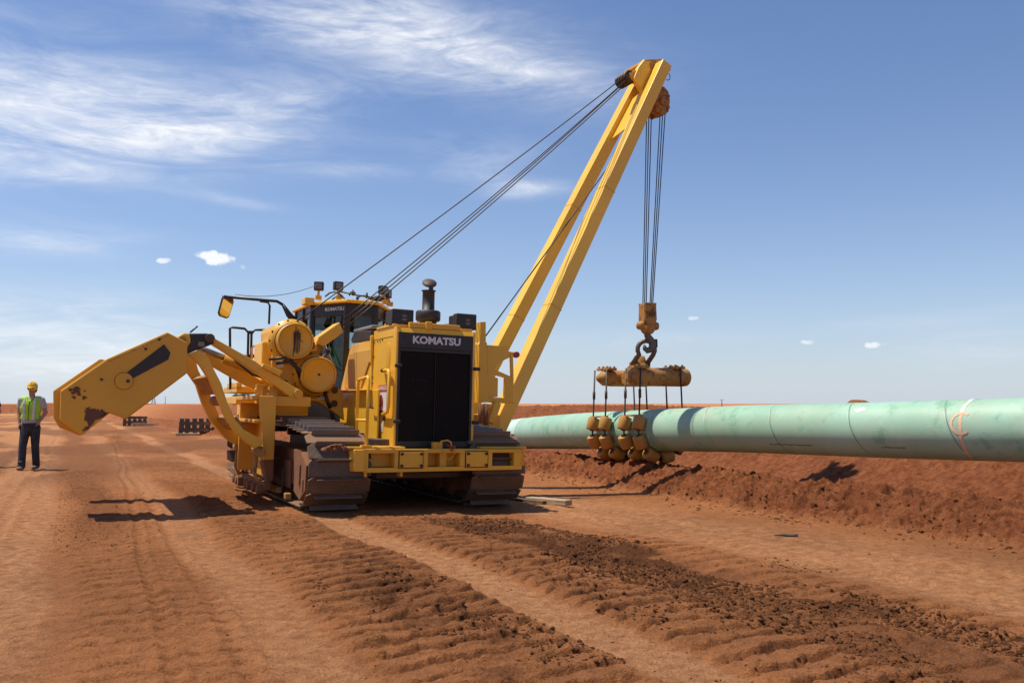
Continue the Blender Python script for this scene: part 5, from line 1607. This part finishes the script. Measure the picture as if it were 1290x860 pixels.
# tag on the tube
m = MB(); q = cB + sdB * .15 + Vector((0, 0, .15)); m.beam(q - sdB * .13, q + sdB * .13, .10, .02); m.build('paper_tag', M['white_vinyl'], cradle)
RR = PIPE_R + .13
def roller(mb, c, ax):
    mb.lathe(c - ax * .12, ax, [(0, 0), (0, .10), (.006, .114), (.014, .118), (.226, .118), (.234, .114), (.24, .10), (.24, 0)], 24)
def string(s, idx):
    p, t, sd, up = pframe(s)
    angs = [math.pi * .5 + a for a in (-.26, .42, 1.10, 1.80, 2.48, 3.16)]   # from top, near side first
    w = MB(); pts_ = []
    def pt(th, r): return p + (Vector((0, 0, 1)) * math.cos(th) - sd * math.sin(th)) * r
    up0 = pt(angs[0], RR); dn = pt(angs[-1], RR)
    zt = beamz
    tn = Vector((up0.x, up0.y, zt + .165)) + sd * .05; tf = Vector((dn.x, dn.y, zt + .165)) - sd * .05
    pts_ = [tn] + [pt(a, RR) for a in np.linspace(angs[0], angs[-1], 16)] + [tf]
    w.tube(pts_, .016, 8)
    rp = w.build('cradle_cable', M['rope'], cradle)
    m2 = MB(); mid = tn.lerp(up0, .45); m2.cyl(mid - Vector((0, 0, .10)), mid + Vector((0, 0, .06)), .028, n=10); m2.build('turnbuckle', M['dark_steel'], rp)
    for k, a in enumerate(angs):
        ax = (pt(a + .05, RR) - pt(a - .05, RR)).normalized()
        r_ = MB(); roller(r_, pt(a, RR), ax)
        ro = r_.build('roller', M['urethane'], cradle)
        e_ = MB(); e_.cyl(pt(a, RR) - ax * .14, pt(a, RR) + ax * .14, .045, n=12); e_.build('roller_bearing', M['dark_steel'], ro)
    return up0, pt(angs[0] - .28, RR)
tops = []
for k, s in enumerate((sA + .24, sA - .20, sB + .22, sB - .24)):
    tops.append(string(s, k))
for a, b_ in ((0, 1), (2, 3)):
    m = MB(); u0, u1 = tops[a][0] + Vector((0, 0, .14)), tops[b_][0] + Vector((0, 0, .14)); d = (u1 - u0).normalized()
    m.beam(u0 - d * .06, u1 + d * .06, .07, .03); m.build('link_bar', M['yellow_rusty'], cradle)

# ------------------------------------------------------------ timber
def timber_piece(loc, rot, L_, w, h, mat, label, name='timber_block', group=None):
    t = MB(); t.box(-L_ / 2, L_ / 2, -w / 2, w / 2, 0, h)
    o = t.build(name, M[mat], None, bevel=.008)
    # a few random dents
    rs = random.Random(int(abs(loc[0]) * 1000 + L_ * 77))
    for v in o.data.vertices: v.co += Vector([rs.uniform(-.008, .008) for _ in range(3)])
    o.location = loc; o.rotation_euler = rot
    tag(o, label, 'timber', group)
    return o
ta, tb_ = Vector((.27, 13.15, 0)), Vector((.82, 12.60, 0))
a_ = math.atan2(tb_.y - ta.y, tb_.x - ta.x)
c0_ = (ta + tb_) / 2
timber_piece((c0_.x, c0_.y, gz(c0_.x, c0_.y) - .005), (0, R(-1), a_), .80, .15, .085, 'pale_wood', 'short pale timber block lying on the dirt just right of the pipelayer tracks')
c1_ = c0_ + Vector((-.30, .10, 0))
timber_piece((c1_.x, c1_.y, gz(c1_.x, c1_.y) - .01), (0, 0, a_ + .12), .62, .12, .06, 'old_wood', 'dark weathered board behind the pale timber block by the tracks')
st = MB(); st.tube([(-.12, 0, .012), (-.04, .01, .018), (.04, 0, .014), (.12, -.01, .02)], [.006, .012, .018, .015], 7)
so = st.build('wood_stick', M['old_wood'], None); so.location = (2.92, 9.27, gz(2.92, 9.27)); so.rotation_euler = (0, 0, R(-15))
tag(so, 'short dark stick lying on the smooth dirt in front of the bank', 'stick')

# cribbing stacks: every timber is a thing
protoT = None
def crib(cx, cy, rz, W__, D__, layers, g, lab, scale=1.0, missing=0):
    rs = random.Random(int(cx * 10))
    z0 = gz(cx, cy)
    for l in range(layers):
        cross = l % 2
        n = 5 if cross == 0 else 6
        for k in range(n):
            if missing and l == layers - 1 and k < missing: continue
            L_ = D__ if cross == 0 else W__
            off = ((k / (n - 1)) - .5) * ((W__ if cross == 0 else D__) - .16)
            t = MB(); t.box(-L_ / 2, L_ / 2, -.09, .09, 0, .145)
            o = t.build('timber_skid', M['old_wood'], None, bevel=.01)
            ang = rz + (math.pi / 2 if cross == 0 else 0) + rs.uniform(-.04, .04)
            ox, oy = (off, 0) if cross == 0 else (0, off)
            X_ = cx + ox * math.cos(rz) - oy * math.sin(rz) + rs.uniform(-.03, .03); Y_ = cy + ox * math.sin(rz) + oy * math.cos(rz) + rs.uniform(-.03, .03)
            o.location = (X_, Y_, z0 + .01 + l * .148); o.rotation_euler = (rs.uniform(-.01, .01), 0, ang)
            tag(o, lab % ('lowest layer', 'second layer', 'third layer', 'fourth layer', 'top layer')[l if l < layers - 1 else 4], 'timber skid', g)
crib(-14.1, 38.3, R(20), 1.28, .9, 5, 'skids in the stack under the lifting arms', 'dark timber skid in the %s of the square stack seen under the lifting arms')
crib(-23.9, 54.6, R(24), 1.35, .9, 4, 'skids in the stack under the counterweight', 'dark timber skid in the %s of the far stack seen below the counterweight', missing=2)
t = timber_piece((-22.7, 53.6, gz(-22.7, 53.6) + .02), (0, R(2), R(-10)), 2.0, .16, .14, 'pale_wood', 'pale loose timber lying at the foot of the far timber stack', 'timber_skid')
t = timber_piece((-13.9, 37.0, gz(-13.9, 37.0) + .02), (0, 0, R(5)), 1.0, .12, .1, 'pale_wood', 'pale short timber on the ground before the nearer timber stack', 'timber_skid')

# ------------------------------------------------------------ people
def person(name, loc, rz, label, shirt, group=None):
    r = empty(name, loc, rz, label, 'person', group)
    # -y is forward, x to the viewer's right; height about 1.82
    def P(x, z, y=0): return Vector((x, y, z))
    fe = [P(-.085, .07, -.16), P(.10, .07, .12)]      # ankles
    kn = [P(-.095, .50, -.10), P(.105, .50, .02)]
    hp = [P(-.085, .92, 0), P(.10, .92, 0)]
    shl = [P(-.19, 1.46, 0), P(.20, 1.46, 0)]
    elb = [P(-.235, 1.19, .03), P(.275, 1.20, .06)]
    wr = [P(-.20, .97, -.04), P(.215, 1.03, -.06)]
    nk = P(.01, 1.52, 0); hd_ = P(.02, 1.685, -.02)
    b = MB()
    b.ell(P(0, 1.30), (.165, .105, .24)); b.ell(P(0, 1.05), (.145, .10, .20)); b.ell(P(.005, .95), (.155, .11, .12))
    b.chain([P(-.12, 1.45), P(.13, 1.45)], [.075, .075])
    b.chain([nk - Vector((0, 0, .06)), hd_ - Vector((0, 0, .04))], [.062, .056])
    b.ell(hd_ + Vector((0, .0, .02)), (.076, .098, .115)); b.ell(hd_ + Vector((0, -.025, -.06)), (.055, .065, .06))
    b.ell(hd_ + Vector((0, -.105, -.005)), (.014, .02, .024))
    b.ell(hd_ + Vector((0, -.088, -.055)), (.026, .012, .008)); b.ell(hd_ + Vector((0, -.088, -.068)), (.022, .012, .008))
    for sx in (-1, 1): b.ell(hd_ + Vector((sx * .078, .0, 0)), (.010, .018, .03))
    for i in (0, 1):
        b.chain([shl[i], elb[i], wr[i]], [.056, .042, .028])
        b.chain([hp[i], kn[i], fe[i]], [.09, .06, .042])
        b.chain([fe[i] - Vector((0, 0, .02)), fe[i] + Vector((0, -.15, -.04))], [.04, .03])
        # hand: palm, four curled fingers, thumb
        d = (wr[i] - elb[i]).normalized(); f = Vector((0, -1, 0)); 
        pm = wr[i] + d * .05
        b.ell(pm, (.030, .040, .048))
        for k in range(4):
            q0 = pm + d * .03 + Vector((0, -.028 + k * .019, 0)); ln = (.034, .040, .038, .030)[k]
            q1 = q0 + d * ln; q2 = q1 + (d * .7 + Vector(((.5 if i == 0 else -.5), 0, 0))).normalized() * ln * .8
            b.chain([q0, q1, q2], [.0098, .009, .008])
        t0 = pm + Vector((0, -.034, 0)); b.chain([t0, t0 + d * .025 + Vector((0, -.022, 0)), t0 + d * .05 + Vector((0, -.02, 0))], [.012, .011, .009])
    b.build('body', M['skin'], r, remesh=.0065, smooth_it=2)
    j = MB()
    j.ell(P(.005, .95), (.172, .125, .115)); j.ell(P(.005, .86), (.165, .12, .10))
    for i in (0, 1):
        j.chain([hp[i] + Vector((0, 0, -.04)), kn[i], fe[i] + Vector((0, .01, .0))], [.105, .078, .072])
        j.ell(fe[i] + Vector((0, .01, .03)), (.078, .082, .035)); j.ell(fe[i] + Vector((0, .0, .10)), (.075, .078, .022))
    j.build('jeans', M['denim'], r, remesh=.009, smooth_it=3)
    s = MB()
    s.ell(P(0, 1.30), (.190, .125, .24)); s.ell(P(.0, 1.08), (.175, .122, .17)); s.chain([P(-.13, 1.455), P(.14, 1.455)], [.078, .078])
    s.ell(P(0, 1.0), (.180, .128, .07))
    for i in (0, 1): s.cyl(shl[i] + (shl[i] - elb[i]) * .1, shl[i].lerp(elb[i], .62), .072, .074, 16); s.ell(shl[i], (.075, .075, .075))
    so_ = s.build('shirt', M[shirt], r, remesh=.009, smooth_it=3)
    so_.scale = (1, 1, 1)
    v = MB()
    v.ell(P(0, 1.30), (.222, .145, .245)); v.ell(P(.0, 1.12), (.200, .142, .13)); v.chain([P(-.14, 1.465), P(.15, 1.465)], [.082, .082])
    v.ell(P(.0, 1.08), (.208, .140, .07))
    vo = v.build('vest', M['vest'], r, remesh=.009, smooth_it=3)
    tp = MB()
    for sx, x0_, x1_ in ((-1, -.105, -.135), (1, .115, .14)):
        pp = []
        for k in range(12):
            f_ = k / 11; z = 1.50 - .46 * f_; x = x0_ * (1 - f_) + (x0_ * .75) * f_ if sx < 0 else x0_ * (1 - f_) + x0_ * .8 * f_
            # front surface of the vest
            y = -.142 * math.sqrt(max(.0, 1 - (x / .21) ** 2)) * (1 if z < 1.38 else max(.55, 1 - (z - 1.38) * 3.0)) - .012
            pp.append((x, y, z))
        n = len(pp); w = .022
        tp.add([(a - w, b_ - .001, c) for a, b_, c in pp] + [(a + w, b_ - .001, c) for a, b_, c in pp] + [(a - w, b_ + .03, c) for a, b_, c in pp] + [(a + w, b_ + .03, c) for a, b_, c in pp],
               [(i, i + 1, n + i + 1, n + i) for i in range(n - 1)] + [(i, i + 1, 2 * n + i + 1, 2 * n + i) for i in range(n - 1)] + [(n + i, n + i + 1, 3 * n + i + 1, 3 * n + i) for i in range(n - 1)])
    tp.build('reflective_tape', M['stripe'], vo)
    z_ = MB()
    z_.tube([(.012, -.085, 1.48), (.012, -.125, 1.40), (.01, -.158, 1.30), (.008, -.160, 1.15), (.005, -.152, 1.02)], .007, 6)
    z_.tube([(-.07, -.06, 1.53), (-.03, -.10, 1.46), (.012, -.13, 1.39)], .007, 6); z_.tube([(.09, -.06, 1.53), (.05, -.10, 1.46), (.012, -.13, 1.39)], .007, 6)
    z_.build('zip', M['black'], vo)
    cv = MB()
    cv.add([(-.055, -.075, 1.515), (.08, -.075, 1.515), (.012, -.139, 1.38)], [(0, 1, 2)]); cv.build('shirt_front', M[shirt], r)
    for i in (0, 1):
        bt = MB(); a = fe[i]
        bt.chain([a + Vector((0, .02, -.01)), a + Vector((0, -.02, -.02))], [.058, .055]); bt.ell(a + Vector((0, -.10, -.03)), (.052, .085, .042)); bt.ell(a + Vector((0, -.02, -.045)), (.052, .11, .028))
        bt.build('boot', M['boot'], r, remesh=.008, smooth_it=2)
    h = MB()
    tilt = Matrix.Rotation(R(4), 3, 'X')
    hc = hd_ + Vector((0, .005, .055))
    h.ell(hc, (.100, .128, .115), tilt); h.ell(hc + Vector((0, -.035, -.012)), (.108, .150, .010), tilt); h.ell(hc + Vector((0, 0, .07)), (.022, .115, .05), tilt)
    ho_ = h.build('hard_hat', M['hat'], r, remesh=.006, smooth_it=2)
    hr = MB(); hr.ell(hd_ + Vector((0, .035, -.005)), (.085, .085, .085)); hr.build('hair', M['hair'], r, remesh=.008, smooth_it=1)
    g = MB()
    for sx in (-1, 1):
        g.ell(hd_ + Vector((sx * .034, -.098, .022)), (.030, .010, .021)); g.tube([hd_ + Vector((sx * .06, -.09, .03)), hd_ + Vector((sx * .085, .0, .03))], .004, 6)
    g.tube([hd_ + Vector((-.012, -.105, .028)), hd_ + Vector((.012, -.105, .028))], .004, 6)
    g.build('sunglasses', M['black'], r)
    return r
px_, py_ = -10.20, 18.25
person('person', (px_, py_, gz(px_, py_) + .0), R(9), 'person in yellow hard hat, lime safety vest and dark jeans walking past the counterweight', 'grey_cotton')
px_, py_ = -11.70, 19.1
person('person', (px_, py_, gz(px_, py_) + .0), R(25), 'person in lime vest over a dark shirt, cut off by the left edge', 'navy_cotton')

# operator in the cab, only a seated torso, arms and legs behind the glass
def operator():
    o = empty('person', lw((-.10, 3.62, 1.88)), TH, 'person in lime vest sitting at the controls inside the cab', 'person')
    b = MB()
    b.ell((0, .12, .30), (.16, .11, .25)); b.ell((0, .12, .05), (.16, .13, .12)); b.cap((0, .1, .5), (0, .08, .62), .06, .055); b.ell((0, .06, .70), (.076, .098, .115))
    for sx in (-1, 1):
        b.chain([(sx * .19, .12, .47), (sx * .25, 0, .24), (sx * .2, -.25, .22)], [.055, .042, .03]); b.ell((sx * .2, -.31, .22), (.035, .05, .03))
        for k in range(4): b.chain([(sx * .2 - .03 + .02 * k, -.34, .225), (sx * .2 - .03 + .02 * k, -.38, .21), (sx * .2 - .03 + .02 * k, -.385, .18)], [.01, .009, .008])
        b.chain([(sx * .1, .1, .04), (sx * .14, -.35, .06), (sx * .14, -.42, -.15)], [.09, .065, .045])
    b.build('body', M['skin'], o, remesh=.01, smooth_it=2)
    v = MB(); v.ell((0, .12, .30), (.21, .15, .27)); v.chain([(-.13, .12, .48), (.13, .12, .48)], [.085, .085]); v.build('vest', M['vest'], o, remesh=.012, smooth_it=2)
    j = MB(); 
    for sx in (-1, 1): j.chain([(sx * .1, .1, .04), (sx * .14, -.35, .06), (sx * .14, -.42, -.12)], [.11, .085, .07])
    j.build('jeans', M['denim'], o, remesh=.012, smooth_it=2)
    h = MB(); h.ell((0, .065, .76), (.10, .128, .11)); h.ell((0, .03, .745), (.108, .15, .01)); h.build('hard_hat', M['hat'], o, remesh=.008)
operator()

# ------------------------------------------------------------ far things
def lattice(x, y, H_, w0):
    o = empty('power_pylon', (x, y, 0), .3, 'thin lattice power pylon standing far off above the dirt bank', 'pylon')
    t = MB()
    z = 0; n = 7
    for k in range(n):
        z0, z1 = H_ * k / n, H_ * (k + 1) / n
        a, b = w0 * (1 - .85 * k / n) / 2, w0 * (1 - .85 * (k + 1) / n) / 2
        for sx in (-1, 1):
            for sy in (-1, 1):
                t.beam((sx * a, sy * a, z0), (sx * b, sy * b, z1), .35, .35)
        for sy in (-1, 1):
            t.beam((-a, sy * a, z0), (b, sy * b, z1), .2, .2, (0, 1, 0)); t.beam((a, sy * a, z0), (-b, sy * b, z1), .2, .2, (0, 1, 0))
    t.build('tower_frame', M['grey'], o)
    for k, zz in enumerate((.72, .84, .95)):
        c = MB(); c.beam((-5 + k, 0, H_ * zz), (5 - k, 0, H_ * zz), .4, .4); c.build('cross_arm', M['grey'], o)
lattice(-575, 1380, 17, 6)
def pole(x, y, H_, lab):
    t = MB(); t.cyl((0, 0, 0), (0, 0, H_), .22, .14, 10); t.beam((-1.1, 0, H_ * .93), (1.1, 0, H_ * .93), .14, .14)
    o = t.build('utility_pole', M['old_wood'], None); o.location = (x, y, 0); tag(o, lab, 'utility pole')
pole(-260, 645, 6.5, 'small wooden utility pole on the horizon beside the pylon')
pole(100, 410, 3.4, 'faint wooden utility pole on the horizon above the green pipe')

def leafmat():
    m, t, b = newmat('dusty_leaves')
    tc = t.nodes.new('ShaderNodeTexCoord').outputs['Object']
    c = mix(t, noise(t, .8, 4, .6, tc), (.05, .075, .03), (.11, .13, .06))
    t.links.new(c, b.inputs['Base Color']); b.inputs['Roughness'].default_value = .8
    return m
M['leaf'] = leafmat()
def tree(x, y, h, w, lab):
    o = empty('tree', (x, y, 0), 0, lab, 'tree')
    t = MB(); t.tube([(0, 0, 0), (.1, 0, h * .3), (0, 0, h * .6)], [.3, .22, .1], 8)
    for k in range(5): t.tube([(0, 0, h * .3), (math.cos(k * 1.3) * w * .3, math.sin(k * 1.3) * w * .3, h * .62)], [.14, .05], 6)
    t.build('trunk', M['old_wood'], o)
    rs = random.Random(int(x)); t = MB()
    cl = [(rs.gauss(0, w * .22), rs.gauss(0, w * .22), h * .62 + rs.gauss(0, h * .13), rs.uniform(.18, .32) * w) for _ in range(9)]
    for c in cl:
        for k in range(260):
            v = Vector((rs.gauss(0, 1), rs.gauss(0, 1), rs.gauss(0, 1))).normalized() * c[3] * rs.uniform(.5, 1.05) ** .6
            p = Vector(c[:3]) + v; a = Vector((rs.uniform(-1, 1), rs.uniform(-1, 1), rs.uniform(-1, 1))).normalized() * .22; b_ = a.orthogonal().normalized() * .16
            t.add([p - a, p + b_, p + a, p - b_], [(0, 1, 2, 3)])
    t.build('crown', M['leaf'], o)
tree(-66.5, 210, 3.6, 5.0, 'grey green leafy tree on the horizon behind the pipelayer side frame')
tree(-560, 1000, 6.5, 12, 'low distant tree on the horizon by the left edge')

# white pickup behind the far heap
pk = empty('pickup_truck', (-150.5, 250, gz(-150.5, 250)), R(35), 'tiny white pickup truck parked behind the far dirt heap at left', 'pickup truck')
m = MB(); m.prism([(-2.6, -.9, .45), (2.6, -.9, .45), (2.6, -.9, .95), (1.2, -.9, 1.05), (.7, -.9, 1.65), (-.7, -.9, 1.65), (-.8, -.9, 1.05), (-2.6, -.9, 1.05)], (0, 1.8, 0)); m.build('body', painted('white_car_paint', (.75, .75, .75), .3, .1, 0), pk, bevel=.06)
m = MB(); m.prism([(1.05, -.91, 1.08), (.66, -.91, 1.58), (-.64, -.91, 1.58), (-.7, -.91, 1.08)], (0, 1.82, 0)); m.build('window', M['black'], pk)
for sx in (-1.6, 1.6):
    for sy in (-.92, .72):
        m = MB(); m.cyl((sx, sy, .38), (sx, sy + .22, .38), .38, n=18); m.build('wheel', M['rubber'], pk)
